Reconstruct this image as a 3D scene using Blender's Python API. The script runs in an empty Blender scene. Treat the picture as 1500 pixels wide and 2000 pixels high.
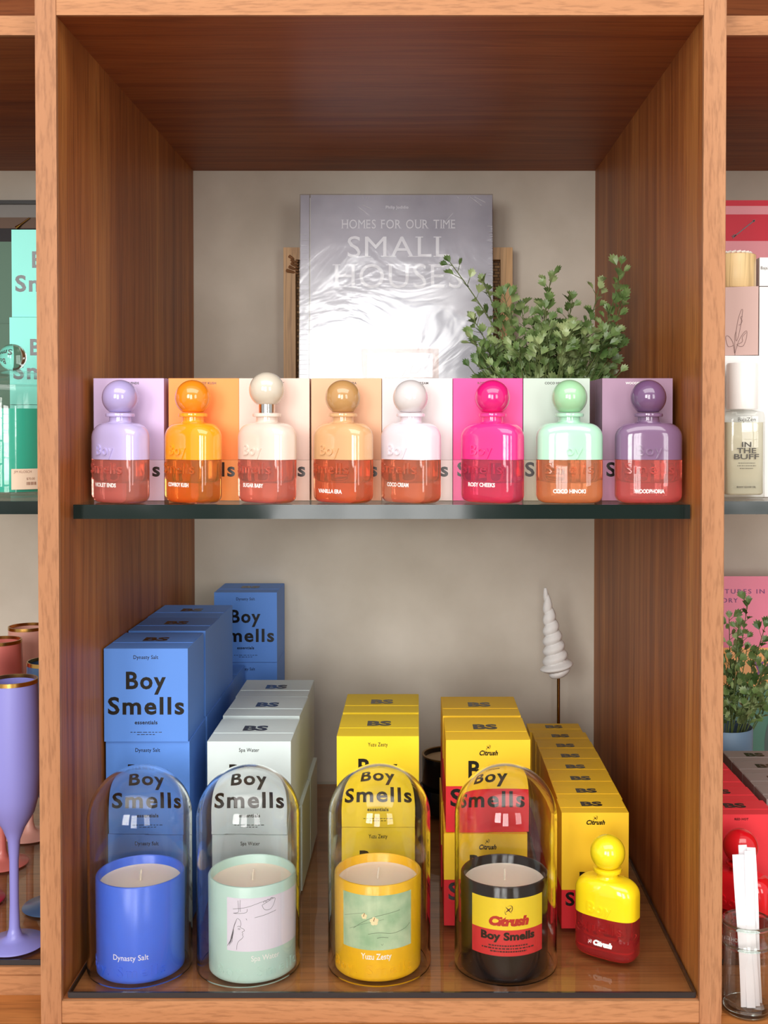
import bpy, bmesh, math, random
from mathutils import Vector, Matrix

C = bpy.context.scene.collection
SC = bpy.context.scene
PI = math.pi
R = math.radians

# ------------------------------------------------------------------ camera
cam = bpy.data.cameras.new('camera')
camo = bpy.data.objects.new('camera', cam)
C.objects.link(camo)
SC.camera = camo
cam.sensor_fit = 'HORIZONTAL'
cam.sensor_width = 36.0
cam.lens = 2200 * 36.0 / 1500
cam.shift_x = (750 - 815.6) / 1500
cam.shift_y = (870.2 - 1000) / 1500
cam.clip_start = 0.05
camo.location = (0, -0.9792, 1.45)
camo.rotation_euler = (PI / 2 - 0.0184, 0, 0)

# ------------------------------------------------------------------ world, lights, exposure
w = bpy.data.worlds.new('world')
SC.world = w
w.use_nodes = True
w.node_tree.nodes['Background'].inputs[0].default_value = (1.0, 0.985, 0.96, 1)
w.node_tree.nodes['Background'].inputs[1].default_value = 0.70
SC.view_settings.view_transform = 'Standard'
SC.view_settings.look = 'None'
SC.view_settings.gamma = 1
SC.view_settings.use_curve_mapping = False
SC.view_settings.exposure = -0.16
SC.render.film_transparent = False
SC.cycles.max_bounces = 14
SC.cycles.transparent_max_bounces = 24
SC.cycles.transmission_bounces = 12
SC.cycles.sample_clamp_indirect = 60

WINDOWS = [(-1.38, 1.0, 1.25, 2.75, 80), (-0.22, 0.8, 0.85, 2.62, 56), (1.7, 1.0, 1.05, 2.75, 42)]   # x, width, sill, head, watts


def win_light(x, wd, z0, z1, watts):
    l = bpy.data.lights.new('daylight', 'AREA')
    l.shape = 'RECTANGLE'
    l.size, l.size_y = wd, z1 - z0
    l.energy = watts
    l.color = (1.0, 0.985, 0.96)
    o = bpy.data.objects.new('daylight', l)
    C.objects.link(o)
    o.location = (x, -3.47, (z0 + z1) / 2)
    o.rotation_euler = (PI / 2, 0, 0)


for a in WINDOWS:
    win_light(*a)
l = bpy.data.lights.new('overhead_fill', 'AREA')      # added overhead fill to brighten the carton tops, in front of the shelves
l.shape = 'RECTANGLE'
l.size, l.size_y = 2.6, 1.1
l.energy = 42
l.color = (1.0, 0.97, 0.93)
o = bpy.data.objects.new('overhead_fill', l)
C.objects.link(o)
o.location = (0.1, -1.35, 2.9)
o.rotation_euler = (R(22), 0, 0)


# ------------------------------------------------------------------ helpers
def lin(c):
    if isinstance(c, str):
        c = [int(c[i:i + 2], 16) for i in (0, 2, 4)]
    return tuple(((v / 255) / 12.92 if v / 255 <= 0.04045 else ((v / 255 + 0.055) / 1.055) ** 2.4) for v in c) + (1.0,)


MATS = {}


def mat(name, col=None, rough=0.5, **kw):
    if name in MATS:
        return MATS[name]
    m = bpy.data.materials.new(name)
    m.use_nodes = True
    b = m.node_tree.nodes['Principled BSDF']
    if col is not None:
        b.inputs['Base Color'].default_value = lin(col)
    b.inputs['Roughness'].default_value = rough
    for k, v in kw.items():
        b.inputs[k.replace('_', ' ')].default_value = v
    MATS[name] = m
    return m


def nd(m, t, **kw):
    n = m.node_tree.nodes.new(t)
    for k, v in kw.items():
        setattr(n, k, v)
    return n


def ln(m, a, b):
    m.node_tree.links.new(a, b)


def wood(name, dark, mid, light, axis='Z', rough=0.35, scale=1.0, coat=0.15, contrast=1.0, pores=(380, 7), fine_fac=0.5):
    """Veneer with straight grain running along one axis."""
    m = mat(name, mid, rough)
    b = m.node_tree.nodes['Principled BSDF']
    b.inputs['Coat Weight'].default_value = coat
    b.inputs['Specular IOR Level'].default_value = 0.25
    b.inputs['Coat Roughness'].default_value = 0.25
    tc = nd(m, 'ShaderNodeTexCoord')
    wv = nd(m, 'ShaderNodeTexNoise')
    wv.inputs['Scale'].default_value = 3.0
    wv.inputs['Detail'].default_value = 2
    mp0 = nd(m, 'ShaderNodeMapping')
    ln(m, tc.outputs['Object'], mp0.inputs['Vector'])
    lo, hi = 1.2, 55.0
    s0 = {'X': (.5, 3, 3), 'Y': (3, .5, 3), 'Z': (3, 3, .5)}[axis]
    mp0.inputs['Scale'].default_value = s0
    ln(m, mp0.outputs['Vector'], wv.inputs['Vector'])
    mixv = nd(m, 'ShaderNodeMixRGB', blend_type='ADD')
    mixv.inputs['Fac'].default_value = 0.05
    ln(m, tc.outputs['Object'], mixv.inputs['Color1'])
    ln(m, wv.outputs['Color'], mixv.inputs['Color2'])

    def stretched(across, along, detail, rgh):
        mp = nd(m, 'ShaderNodeMapping')
        mp.inputs['Scale'].default_value = {'X': (along, across, across), 'Y': (across, along, across), 'Z': (across, across, along)}[axis]
        ln(m, mixv.outputs['Color'], mp.inputs['Vector'])
        n = nd(m, 'ShaderNodeTexNoise')
        n.inputs['Scale'].default_value = scale
        n.inputs['Detail'].default_value = detail
        n.inputs['Roughness'].default_value = rgh
        ln(m, mp.outputs['Vector'], n.inputs['Vector'])
        return n
    a = stretched(55, 0.9, 5, 0.65)
    c = stretched(pores[0], pores[1], 3, 0.6)
    big = stretched(11, 0.5, 2, 0.5)
    rp = nd(m, 'ShaderNodeValToRGB')
    e = rp.color_ramp.elements
    e[0].position, e[0].color = 0.30, lin(dark)
    e[1].position, e[1].color = 0.72, lin(light)
    k = e.new(0.5)
    k.color = lin(mid)
    mx = nd(m, 'ShaderNodeMath', operation='MULTIPLY_ADD')
    ln(m, big.outputs['Fac'], mx.inputs[0])
    mx.inputs[1].default_value = 0.45
    mx2 = nd(m, 'ShaderNodeMath', operation='MULTIPLY_ADD')
    ln(m, a.outputs['Fac'], mx2.inputs[0])
    mx2.inputs[1].default_value = 0.55 * contrast
    mx2.inputs[2].default_value = 0.275 * (1 - contrast)
    ln(m, mx2.outputs[0], mx.inputs[2])
    ln(m, mx.outputs[0], rp.inputs['Fac'])
    fine = nd(m, 'ShaderNodeMixRGB', blend_type='MULTIPLY')
    fine.inputs['Fac'].default_value = fine_fac
    r2 = nd(m, 'ShaderNodeValToRGB')
    r2.color_ramp.elements[0].position = 0.36
    r2.color_ramp.elements[0].color = (0.42, 0.36, 0.33, 1)
    r2.color_ramp.elements[1].position = 0.52
    r2.color_ramp.elements[1].color = (1, 1, 1, 1)
    ln(m, c.outputs['Fac'], r2.inputs['Fac'])
    ln(m, rp.outputs['Color'], fine.inputs['Color1'])
    ln(m, r2.outputs['Color'], fine.inputs['Color2'])
    ln(m, fine.outputs['Color'], b.inputs['Base Color'])
    bp = nd(m, 'ShaderNodeBump')
    bp.inputs['Strength'].default_value = 0.06
    bp.inputs['Distance'].default_value = 0.001
    ln(m, c.outputs['Fac'], bp.inputs['Height'])
    ln(m, bp.outputs['Normal'], b.inputs['Normal'])
    return m


def thin_glass(name, tint=(1, 1, 1), base=0.04, edge=0.55, power=4.0, rough=0.0, bump=None, refr=0.0):
    """A clear sheet: what lies behind shows through, reflections grow towards grazing angles."""
    if name in MATS:
        return MATS[name]
    m = bpy.data.materials.new(name)
    MATS[name] = m
    m.use_nodes = True
    nt = m.node_tree
    nt.nodes.remove(nt.nodes['Principled BSDF'])
    out = nt.nodes['Material Output']
    tr = nd(m, 'ShaderNodeBsdfTransparent')
    tr.inputs[0].default_value = tuple(tint) + (1,)
    gl = nd(m, 'ShaderNodeBsdfGlossy')
    gl.inputs['Roughness'].default_value = rough
    lw = nd(m, 'ShaderNodeLayerWeight')
    pw = nd(m, 'ShaderNodeMath', operation='POWER')
    ln(m, lw.outputs['Facing'], pw.inputs[0])
    lw.inputs['Blend'].default_value = 0.5
    pw.inputs[1].default_value = power
    ma = nd(m, 'ShaderNodeMath', operation='MULTIPLY_ADD')
    ln(m, pw.outputs[0], ma.inputs[0])
    ma.inputs[1].default_value = edge
    ma.inputs[2].default_value = base
    mx = nd(m, 'ShaderNodeMixShader')
    ln(m, ma.outputs[0], mx.inputs[0])
    src = tr.outputs[0]
    if refr:
        rf = nd(m, 'ShaderNodeBsdfRefraction')
        rf.inputs['IOR'].default_value = 1.45
        rf.inputs['Roughness'].default_value = 0
        rm = nd(m, 'ShaderNodeMixShader')
        rm.inputs[0].default_value = refr
        ln(m, tr.outputs[0], rm.inputs[1])
        ln(m, rf.outputs[0], rm.inputs[2])
        src = rm.outputs[0]
    ln(m, src, mx.inputs[1])
    ln(m, gl.outputs[0], mx.inputs[2])
    if bump:
        tc = nd(m, 'ShaderNodeTexCoord')
        n = nd(m, 'ShaderNodeTexNoise')
        n.inputs['Scale'].default_value = bump[0]
        n.inputs['Detail'].default_value = 4
        n.inputs['Distortion'].default_value = 1.2
        bp = nd(m, 'ShaderNodeBump')
        bp.inputs['Strength'].default_value = bump[1]
        bp.inputs['Distance'].default_value = bump[2]
        ln(m, tc.outputs['Object'], n.inputs['Vector'])
        ln(m, n.outputs['Fac'], bp.inputs['Height'])
        ln(m, bp.outputs['Normal'], gl.inputs['Normal'])
    ln(m, mx.outputs[0], out.inputs['Surface'])
    return m


def tag(o, label=None, cat=None, group=None, kind=None):
    if label:
        o['label'] = label
    if cat:
        o['category'] = cat
    if group:
        o['group'] = group
    if kind:
        o['kind'] = kind
    return o


def thing(name, label, cat, loc=(0, 0, 0), rz=0.0, group=None):
    o = bpy.data.objects.new(name, None)
    C.objects.link(o)
    o.empty_display_size = 0.02
    o.location = loc
    o.rotation_euler = (0, 0, rz)
    return tag(o, label, cat, group)


def link(name, me, m=None, parent=None, loc=None, smooth=False):
    if m is not None and not me.materials:
        for x in (m if isinstance(m, (list, tuple)) else [m]):
            me.materials.append(x)
    if smooth:
        for p in me.polygons:
            p.use_smooth = True
    o = bpy.data.objects.new(name, me)
    C.objects.link(o)
    if parent is not None:
        o.parent = parent
    if loc is not None:
        o.location = loc
    return o


def obj(name, bm, m=None, parent=None, smooth=False, bevel=0.0, seg=2, loc=None, angle=40):
    if bevel:
        es = [e for e in bm.edges if len(e.link_faces) == 2 and e.calc_face_angle(0) > R(angle)]
        bmesh.ops.bevel(bm, geom=es, offset=bevel, segments=seg, profile=0.6, affect='EDGES', clamp_overlap=True)
    bmesh.ops.recalc_face_normals(bm, faces=bm.faces[:])
    me = bpy.data.meshes.new(name)
    bm.to_mesh(me)
    bm.free()
    o = link(name, me, m, parent, loc, smooth)
    if smooth:
        me.set_sharp_from_angle(angle=R(50))
    return o


def NB():
    return bmesh.new()


def box(bm, x0, x1, y0, y1, z0, z1, mi=0):
    v = [bm.verts.new(p) for p in ((x0, y0, z0), (x1, y0, z0), (x1, y1, z0), (x0, y1, z0), (x0, y0, z1), (x1, y0, z1), (x1, y1, z1), (x0, y1, z1))]
    for f in ((0, 1, 5, 4), (1, 2, 6, 5), (2, 3, 7, 6), (3, 0, 4, 7), (4, 5, 6, 7), (3, 2, 1, 0)):
        bm.faces.new([v[i] for i in f]).material_index = mi
    return bm


def rings(bm, loops, cap0=True, cap1=True, closed=False):
    vs = [[bm.verts.new(p) for p in lp] for lp in loops]
    n = len(loops[0])
    pairs = list(zip(vs, vs[1:])) + ([(vs[-1], vs[0])] if closed else [])
    for a, b in pairs:
        for i in range(n):
            bm.faces.new((a[i], a[(i + 1) % n], b[(i + 1) % n], b[i]))
    if not closed and cap0:
        bm.faces.new(vs[0][::-1])
    if not closed and cap1:
        bm.faces.new(vs[-1])
    return bm


def circ(r, z, n=48, cx=0, cy=0):
    return [(cx + r * math.cos(2 * PI * i / n), cy + r * math.sin(2 * PI * i / n), z) for i in range(n)]


def lathe(bm, prof, n=64, cap0=True, cap1=True, closed=False):
    return rings(bm, [circ(max(r, 1e-5), z, n) for r, z in prof], cap0, cap1, closed)


def tube(bm, pts, r0, r1=None, n=8):
    r1 = r0 if r1 is None else r1
    pts = [Vector(p) for p in pts]
    loops = []
    for i, p in enumerate(pts):
        d = (pts[min(i + 1, len(pts) - 1)] - pts[max(i - 1, 0)]).normalized()
        u = d.cross(Vector((0, 0, 1)) if abs(d.z) < 0.9 else Vector((1, 0, 0))).normalized()
        v = d.cross(u)
        r = r0 + (r1 - r0) * i / max(1, len(pts) - 1)
        loops.append([p + u * (r * math.cos(2 * PI * k / n)) + v * (r * math.sin(2 * PI * k / n)) for k in range(n)])
    return rings(bm, loops)


def prism(bm, poly, y0, y1):
    """Polygon in x, z given thickness between y0 and y1."""
    a = [bm.verts.new((x, y0, z)) for x, z in poly]
    b = [bm.verts.new((x, y1, z)) for x, z in poly]
    n = len(poly)
    bm.faces.new(a)
    bm.faces.new(b[::-1])
    for i in range(n):
        bm.faces.new((a[i], b[i], b[(i + 1) % n], a[(i + 1) % n]))
    return bm


# lettering: built-in font turned into mesh; x right, z up, front faces -y
TXT = {}


def glyphs(s, bold, spacing, ext):
    k = (s, bold, spacing, ext)
    if k not in TXT:
        cu = bpy.data.curves.new('lettering', 'FONT')
        cu.body = s
        cu.size = 1
        cu.offset = bold
        cu.space_character = spacing
        cu.resolution_u = 3
        cu.extrude = ext
        o = bpy.data.objects.new('lettering', cu)
        C.objects.link(o)
        dg = bpy.context.evaluated_depsgraph_get()
        dg.update()
        me = bpy.data.meshes.new_from_object(o.evaluated_get(dg))
        vs = [tuple(v.co) for v in me.vertices]
        fs = [tuple(p.vertices) for p in me.polygons]
        bpy.data.objects.remove(o)
        bpy.data.meshes.remove(me)
        bpy.data.curves.remove(cu)
        TXT[k] = (vs, fs)
    return TXT[k]


CAPH = [None]


def add_text(bm, s, cx, z, cap, width=None, bold=0.02, spacing=1.05, depth=0.0003, f=None, mi=0, slant=0.0, rot=0.0):
    """Lettering with its baseline at height z, centred on cx, cap letters cap high. f(x, z) gives the surface's y."""
    if CAPH[0] is None:
        v, _ = glyphs('H', 0, 1.0, 0.05)
        CAPH[0] = max(p[1] for p in v)
    if not s:
        return bm
    vs, fs = glyphs(s, bold, spacing, 0.05)
    x0, x1 = min(p[0] for p in vs), max(p[0] for p in vs)
    sz = cap / CAPH[0]
    sx = width / (x1 - x0) if width else sz
    new = []
    for x, y, d in vs:
        X = (x - (x0 + x1) / 2) * sx + slant * y * sz
        Z = y * sz
        if rot:
            X, Z = X * math.cos(rot) - Z * math.sin(rot), X * math.sin(rot) + Z * math.cos(rot)
        X += cx
        Z += z
        out = depth * (0.5 + d * 10)      # 0 at the back, depth at the front
        if f is None:
            new.append(bm.verts.new((X, -out + 0.00002, Z)))
        else:
            new.append(bm.verts.new(f(X, Z, out - 0.00002)))
    for q in fs:
        if len(set(q)) >= 3:
            try:
                bm.faces.new([new[i] for i in q]).material_index = mi
            except ValueError:
                pass
    return bm


def dashes(bm, cx, z, w_, h_, n, seed=0, f=None):
    """Print too small to read: a row of short strokes."""
    rr = random.Random(seed)
    x = cx - w_ / 2
    while x < cx + w_ / 2 - 1e-4:
        l = min(rr.uniform(0.5, 1.6) * w_ / n, cx + w_ / 2 - x)
        p = [(x, z), (x + l, z), (x + l, z + h_), (x, z + h_)]
        bm.faces.new([bm.verts.new((a, -0.00015, b) if f is None else f(a, b, 0.00015)) for a, b in p])
        x += l + 0.35 * w_ / n
    return bm


def cyl(Rad, a0=0.0):
    """Wraps x (arc length) round a cylinder of radius Rad whose front is -y; a0 turns it."""
    def f(x, z, out=0.0):
        t = x / Rad + a0
        r = Rad + out
        return (r * math.sin(t), -r * math.cos(t), z)
    return f


def patch(bm, f, x0, x1, z0, z1, out=0.00025, n=24, mi=0, m=1):
    g = [[bm.verts.new(f(x0 + (x1 - x0) * i / n, z0 + (z1 - z0) * j / m, out)) for i in range(n + 1)] for j in range(m + 1)]
    for j in range(m):
        for i in range(n):
            bm.faces.new((g[j][i], g[j][i + 1], g[j + 1][i + 1], g[j + 1][i])).material_index = mi
    return bm


def dup(root, loc=None, rz=None, label=None, group=None):
    r = root.copy()
    C.objects.link(r)
    if loc is not None:
        r.location = loc
    if rz is not None:
        r.rotation_euler = (0, 0, rz)
    if label:
        r['label'] = label
    if group:
        r['group'] = group
    for ch in list(root.children):
        c = ch.copy()
        C.objects.link(c)
        c.parent = r
        for g in list(ch.children):
            d = g.copy()
            C.objects.link(d)
            d.parent = c
    return r


# ------------------------------------------------------------------ main measures (metres)
XL, XR = -0.3125, 0.2475          # inside of the middle bay
XLO, XRO = -0.3302, 0.2662        # outside of its two uprights
YB = 0.597                        # wall behind
ZB = 0.9444                       # bay floor
ZG = 0.9494                       # glass on it
ZT = 1.8037                       # underside of the top board
ZS = 1.3780                       # glass shelf, upper face
ZLED = 0.9248                     # counter ledge
ZN = 0.9545                       # glass floor of the side bays
YN = 0.055                        # side bays stand back this far

# ------------------------------------------------------------------ materials
M_side = wood('veneer_upright', '7d401c', 'a86430', 'c98746', 'Z', 0.45, coat=0.0, contrast=1.25)
M_ceil = wood('veneer_top', '74381a', '985225', 'b36c38', 'X', 0.5, coat=0.0)
M_floorw = wood('veneer_floor', '8a4c2a', 'ac683c', 'c48454', 'X', 0.5, coat=0.0)
M_edge_v = wood('edge_vertical', '94633f', 'a97551', 'bb8a64', 'Z', 0.5, coat=0.0, contrast=0.6, pores=(420, 45), fine_fac=0.4)
M_edge_h = wood('edge_horizontal', '98663f', 'b07a52', 'c39066', 'X', 0.5, coat=0.0, contrast=0.6, pores=(420, 45), fine_fac=0.4)
M_ledge = wood('ledge_wood', 'a05f30', 'b8743c', 'cc8d50', 'X', 0.45, coat=0.0, contrast=0.8)
M_black = mat('black_ink', '17140f', 0.25)
M_white = mat('white_ink', 'f7f4f0', 0.5)
M_gold = mat('gold', 'c79a52', 0.25, Metallic=1.0)
M_chrome = mat('chrome', 'd9d9d6', 0.08, Metallic=1.0)
M_edgeglass = mat('glass_edge', '051a18', 0.10, Specular_IOR_Level=0.42)
_t = nd(M_edgeglass, 'ShaderNodeTexCoord')
_n = nd(M_edgeglass, 'ShaderNodeTexNoise')
_n.inputs['Scale'].default_value = 11
_n.inputs['Detail'].default_value = 2
_p = nd(M_edgeglass, 'ShaderNodeBump')
_p.inputs['Strength'].default_value = 0.07
_p.inputs['Distance'].default_value = 0.012
ln(M_edgeglass, _t.outputs['Object'], _n.inputs['Vector'])
ln(M_edgeglass, _n.outputs['Fac'], _p.inputs['Height'])
ln(M_edgeglass, _p.outputs['Normal'], M_edgeglass.node_tree.nodes['Principled BSDF'].inputs['Normal'])
M_darkedge = mat('smoked_edge', '23262a', 0.1, Coat_Weight=0.6)
M_pane = thin_glass('shelf_glass', (0.95, 0.985, 0.97), 0.025, 0.45, 4.0)
M_dome = mat('cloche_glass', 'ffffff', 0.0, Transmission_Weight=1.0, IOR=1.36)
M_clear = thin_glass('clear_glass', (0.97, 0.98, 0.97), 0.04, 0.6, 3.0)

# plaster wall
M_wall = mat('plaster', 'cdc3b3', 0.85)
_b = M_wall.node_tree.nodes['Principled BSDF']
_t = nd(M_wall, 'ShaderNodeTexCoord')
_n = nd(M_wall, 'ShaderNodeTexNoise')
_n.inputs['Scale'].default_value = 9
_n.inputs['Detail'].default_value = 6
_r = nd(M_wall, 'ShaderNodeValToRGB')
_r.color_ramp.elements[0].position, _r.color_ramp.elements[0].color = 0.3, lin('c3b9aa')
_r.color_ramp.elements[1].position, _r.color_ramp.elements[1].color = 0.75, lin('d8cfc1')
ln(M_wall, _t.outputs['Object'], _n.inputs['Vector'])
ln(M_wall, _n.outputs['Fac'], _r.inputs['Fac'])
ln(M_wall, _r.outputs['Color'], _b.inputs['Base Color'])
_p = nd(M_wall, 'ShaderNodeBump')
_p.inputs['Strength'].default_value = 0.15
_p.inputs['Distance'].default_value = 0.004
ln(M_wall, _n.outputs['Fac'], _p.inputs['Height'])
ln(M_wall, _p.outputs['Normal'], _b.inputs['Normal'])


# ------------------------------------------------------------------ setting
tag(obj('wall_back', box(NB(), -2.2, 2.2, YB, YB + 0.12, 0, 2.7), M_wall), kind='structure')
M_floor = wood('floor_boards', '8a6a4a', 'a58663', 'bfa27e', 'X', 0.5)
tag(obj('floor', box(NB(), -2.6, 2.6, -3.7, YB + 0.12, -0.05, 0), M_floor), kind='structure')
M_paint = mat('front_paint', 'd8d2c8', 0.8)
fw = NB()
xs = -2.6
for x, wd, z0, z1, _ in WINDOWS:
    box(fw, xs, x - wd / 2, -3.45, -3.35, 0, 2.95)
    box(fw, x - wd / 2, x + wd / 2, -3.45, -3.35, 0, z0)
    box(fw, x - wd / 2, x + wd / 2, -3.45, -3.35, z1, 2.95)
    xs = x + wd / 2
box(fw, xs, 2.6, -3.45, -3.35, 0, 2.95)
tag(obj('wall_front', fw, M_paint), kind='structure')
M_muntin = mat('muntin', '3a3633', 0.5)
for i, (x, wd, z0, z1, _) in enumerate(WINDOWS):
    b_ = NB()
    for k in range(4):
        xx = x - wd / 2 + 0.012 + k * (wd - 0.024) / 3
        box(b_, xx - 0.012, xx + 0.012, -3.44, -3.41, z0, z1)
    for k in range(5):
        zz = z0 + 0.012 + k * (z1 - z0 - 0.024) / 4
        box(b_, x - wd / 2, x + wd / 2, -3.438, -3.412, zz - 0.012, zz + 0.012)
    tag(obj('window_%d' % (i + 1), b_, M_muntin), kind='structure')

# ------------------------------------------------------------------ the shelving
cab = thing('shelving_bay', 'tall walnut shelving bay holding the coloured perfumes and domed candles', 'shelving', (0, 0, 0))
obj('side_panel', box(NB(), XLO + 0.0005, XL, 0.004, YB - 0.001, ZLED, 2.05), M_side, cab)
obj('side_panel', box(NB(), XR, XRO - 0.0005, 0.004, YB - 0.001, ZLED, 2.05), M_side, cab)
obj('front_edging', box(NB(), XLO, XL + 0.0003, -0.001, 0.004, ZLED, 2.05), M_edge_v, cab, bevel=0.0006)
obj('front_edging', box(NB(), XR - 0.0003, XRO, -0.001, 0.004, ZLED, 2.05), M_edge_v, cab, bevel=0.0006)
obj('top_panel', box(NB(), XL, XR, 0.004, YB - 0.001, ZT, ZT + 0.02), M_ceil, cab)
obj('top_edging', box(NB(), XL + 0.0004, XR - 0.0004, 0.0, 0.004, ZT, ZT + 0.03), M_edge_h, cab, bevel=0.0006)
obj('bottom_panel', box(NB(), XL, XR, 0.004, YB - 0.001, ZB - 0.02, ZB), M_floorw, cab)
obj('bottom_edging', box(NB(), XL + 0.0004, XR - 0.0004, 0.0, 0.004, ZLED + 0.0004, ZB), M_edge_h, cab, bevel=0.0006)

for sgn, x0, x1, nm in ((-1, -0.95, XLO - 0.0005, 'walnut shelving bay holding the teal cartons and gold rimmed stemware'),
                        (1, XRO + 0.0005, 0.88, 'walnut shelving bay holding the white bottle and red cartons')):
    t = thing('shelving_bay', nm, 'shelving')
    obj('rail', box(NB(), x0, x1, YN - 0.005, YN, ZT, ZT + 0.0175), M_edge_h, t, bevel=0.0006)
    obj('top_panel', box(NB(), x0, x1, YN, YB - 0.001, ZT, ZT + 0.0172), M_ceil, t)
    obj('bottom_panel', box(NB(), x0, x1, YN, YB - 0.001, ZLED + 0.012, ZN - 0.0052), M_floorw, t)
    obj('trim_strip', box(NB(), x0, x1, YN - 0.003, YN, 0.9425, ZN - 0.0052), M_edge_h, t)
    obj('rail', box(NB(), x0, x1, YN - 0.006, YN, ZLED, 0.9424), M_edge_h, t, bevel=0.0006)
    ex = x0 + 0.004 if sgn < 0 else x1 - 0.018
    obj('side_panel', box(NB(), ex, ex + 0.016, YN, YB - 0.001, ZN, ZT), M_side, t)
    if sgn > 0:
        obj('side_panel', box(NB(), XRO + 0.0005, XRO + 0.0045, 0.014, YB - 0.001, ZLED, 2.05), M_edge_v, t)
    obj('back_rail', box(NB(), x0, x1, YB - 0.02, YB - 0.001, ZT + 0.018, ZT + 0.40), M_ceil, t)
    obj('upper_shade_panel', box(NB(), x0, x1, YN, YB - 0.02, ZT + 0.30, ZT + 0.32), M_ceil, t)  # unseen board, added to shade the compartment above the rail

ld = thing('counter_base', 'orange-brown wooden counter ledge under the shelving bays', 'counter')
obj('ledge_top', box(NB(), -0.95, 0.88, -0.045, YB - 0.001, ZLED - 0.0215, ZLED - 0.0002), M_ledge, ld, bevel=0.001)
obj('cabinet_front', box(NB(), -0.95, 0.88, 0.02, YB - 0.001, 0.0, ZLED - 0.0215), M_side, ld)


def glass_shelf(label, x0, x1, y0, z1, th):
    t = thing('glass_shelf', label, 'shelf', group='glass shelves')
    obj('pane', box(NB(), x0, x1, y0 + 0.004, YB - 0.002, z1 - th, z1), M_pane, t)
    obj('polished_edge', box(NB(), x0, x1, y0, y0 + 0.004, z1 - th, z1), M_edgeglass, t, bevel=0.0009)
    return t


glass_shelf('dark edged glass shelf under the row of eight perfume bottles', -0.3104, 0.2457, 0.035, ZS, 0.0128)
glass_shelf('dark edged glass shelf carrying the teal cartons and lidded jar', -0.925, XLO - 0.006, 0.08, ZS, 0.0122)
glass_shelf('dark edged glass shelf carrying the oil bottle and white cartons', XRO + 0.0105, 0.857, 0.08, ZS, 0.0122)


def glass_floor(label, x0, x1, y0, z0, z1):
    t = thing('glass_liner', label, 'glass panel', group='glass sheets lining the bay floors')
    obj('pane', box(NB(), x0, x1, y0 + 0.002, YB - 0.004, z0 + 0.0002, z1), M_pane, t)
    obj('polished_edge', box(NB(), x0, x1, y0, y0 + 0.002, z0 + 0.0002, z1), M_darkedge, t, bevel=0.0008)
    obj('polished_edge', box(NB(), x0 - 0.0012, x0, y0 + 0.001, YB - 0.004, z0 + 0.0002, z1), M_darkedge, t)
    obj('polished_edge', box(NB(), x1, x1 + 0.0012, y0 + 0.001, YB - 0.004, z0 + 0.0002, z1), M_darkedge, t)


glass_floor('dark rimmed glass sheet under the four domed candles', XL + 0.005, XR - 0.003, 0.005, ZB, ZG)
glass_floor('dark rimmed glass sheet under the gold rimmed flutes', -0.92, XLO - 0.002, YN, ZN - 0.005, ZN)
glass_floor('dark rimmed glass sheet under the red cartons', XRO + 0.006, 0.85, YN, ZN - 0.005, ZN)


# ------------------------------------------------------------------ cartons
def card(name, col, rough=0.42):
    return mat('card_' + name, col, rough + 0.08, Specular_IOR_Level=0.3)


def box_text(bm, texts):
    for t in texts:
        if t[0] == '-':
            dashes(bm, t[1], t[2], t[3], t[4], t[5], seed=int(t[2] * 1e6))
        else:
            s, cx, z, cap, wd, bold = t[:6]
            add_text(bm, s, cx, z, cap, wd, bold, 1.16 if cap > 0.01 else 1.05, slant=t[6] if len(t) > 6 else 0, depth=0.0002)


def comet(bm, cx, cz, r, f=None):
    """A small orbit mark: a tilted thin ring crossed by a star of two strokes."""
    g = f or (lambda x, z, o: (x, -o, z))
    n = 24
    ring = []
    for i in range(n):
        a = 2 * PI * i / n
        th = 0.10 * r * (1.3 + math.cos(a))
        x, z = r * 0.62 * math.cos(a), r * math.sin(a)
        k = 1 + th / r
        ca, sa = math.cos(-0.6), math.sin(-0.6)
        ring.append(((cx + x * ca - z * sa, cz + x * sa + z * ca), (cx + (x * ca - z * sa) * k, cz + (x * sa + z * ca) * k)))
    vi = [bm.verts.new(g(p[0][0], p[0][1], 0.00022)) for p in ring]
    vo = [bm.verts.new(g(p[1][0], p[1][1], 0.00022)) for p in ring]
    for i in range(n - 5):
        bm.faces.new((vi[i], vi[i + 1], vo[i + 1], vo[i]))
    for a in (0.7, 2.3):
        u, v = math.cos(a), math.sin(a)
        t_ = 0.16 * r
        bm.faces.new([bm.verts.new(g(cx + x, cz + z, 0.00024)) for x, z in ((u * r, v * r), (-v * t_, u * t_), (-u * r, -v * r), (v * t_, -u * t_))])


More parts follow.
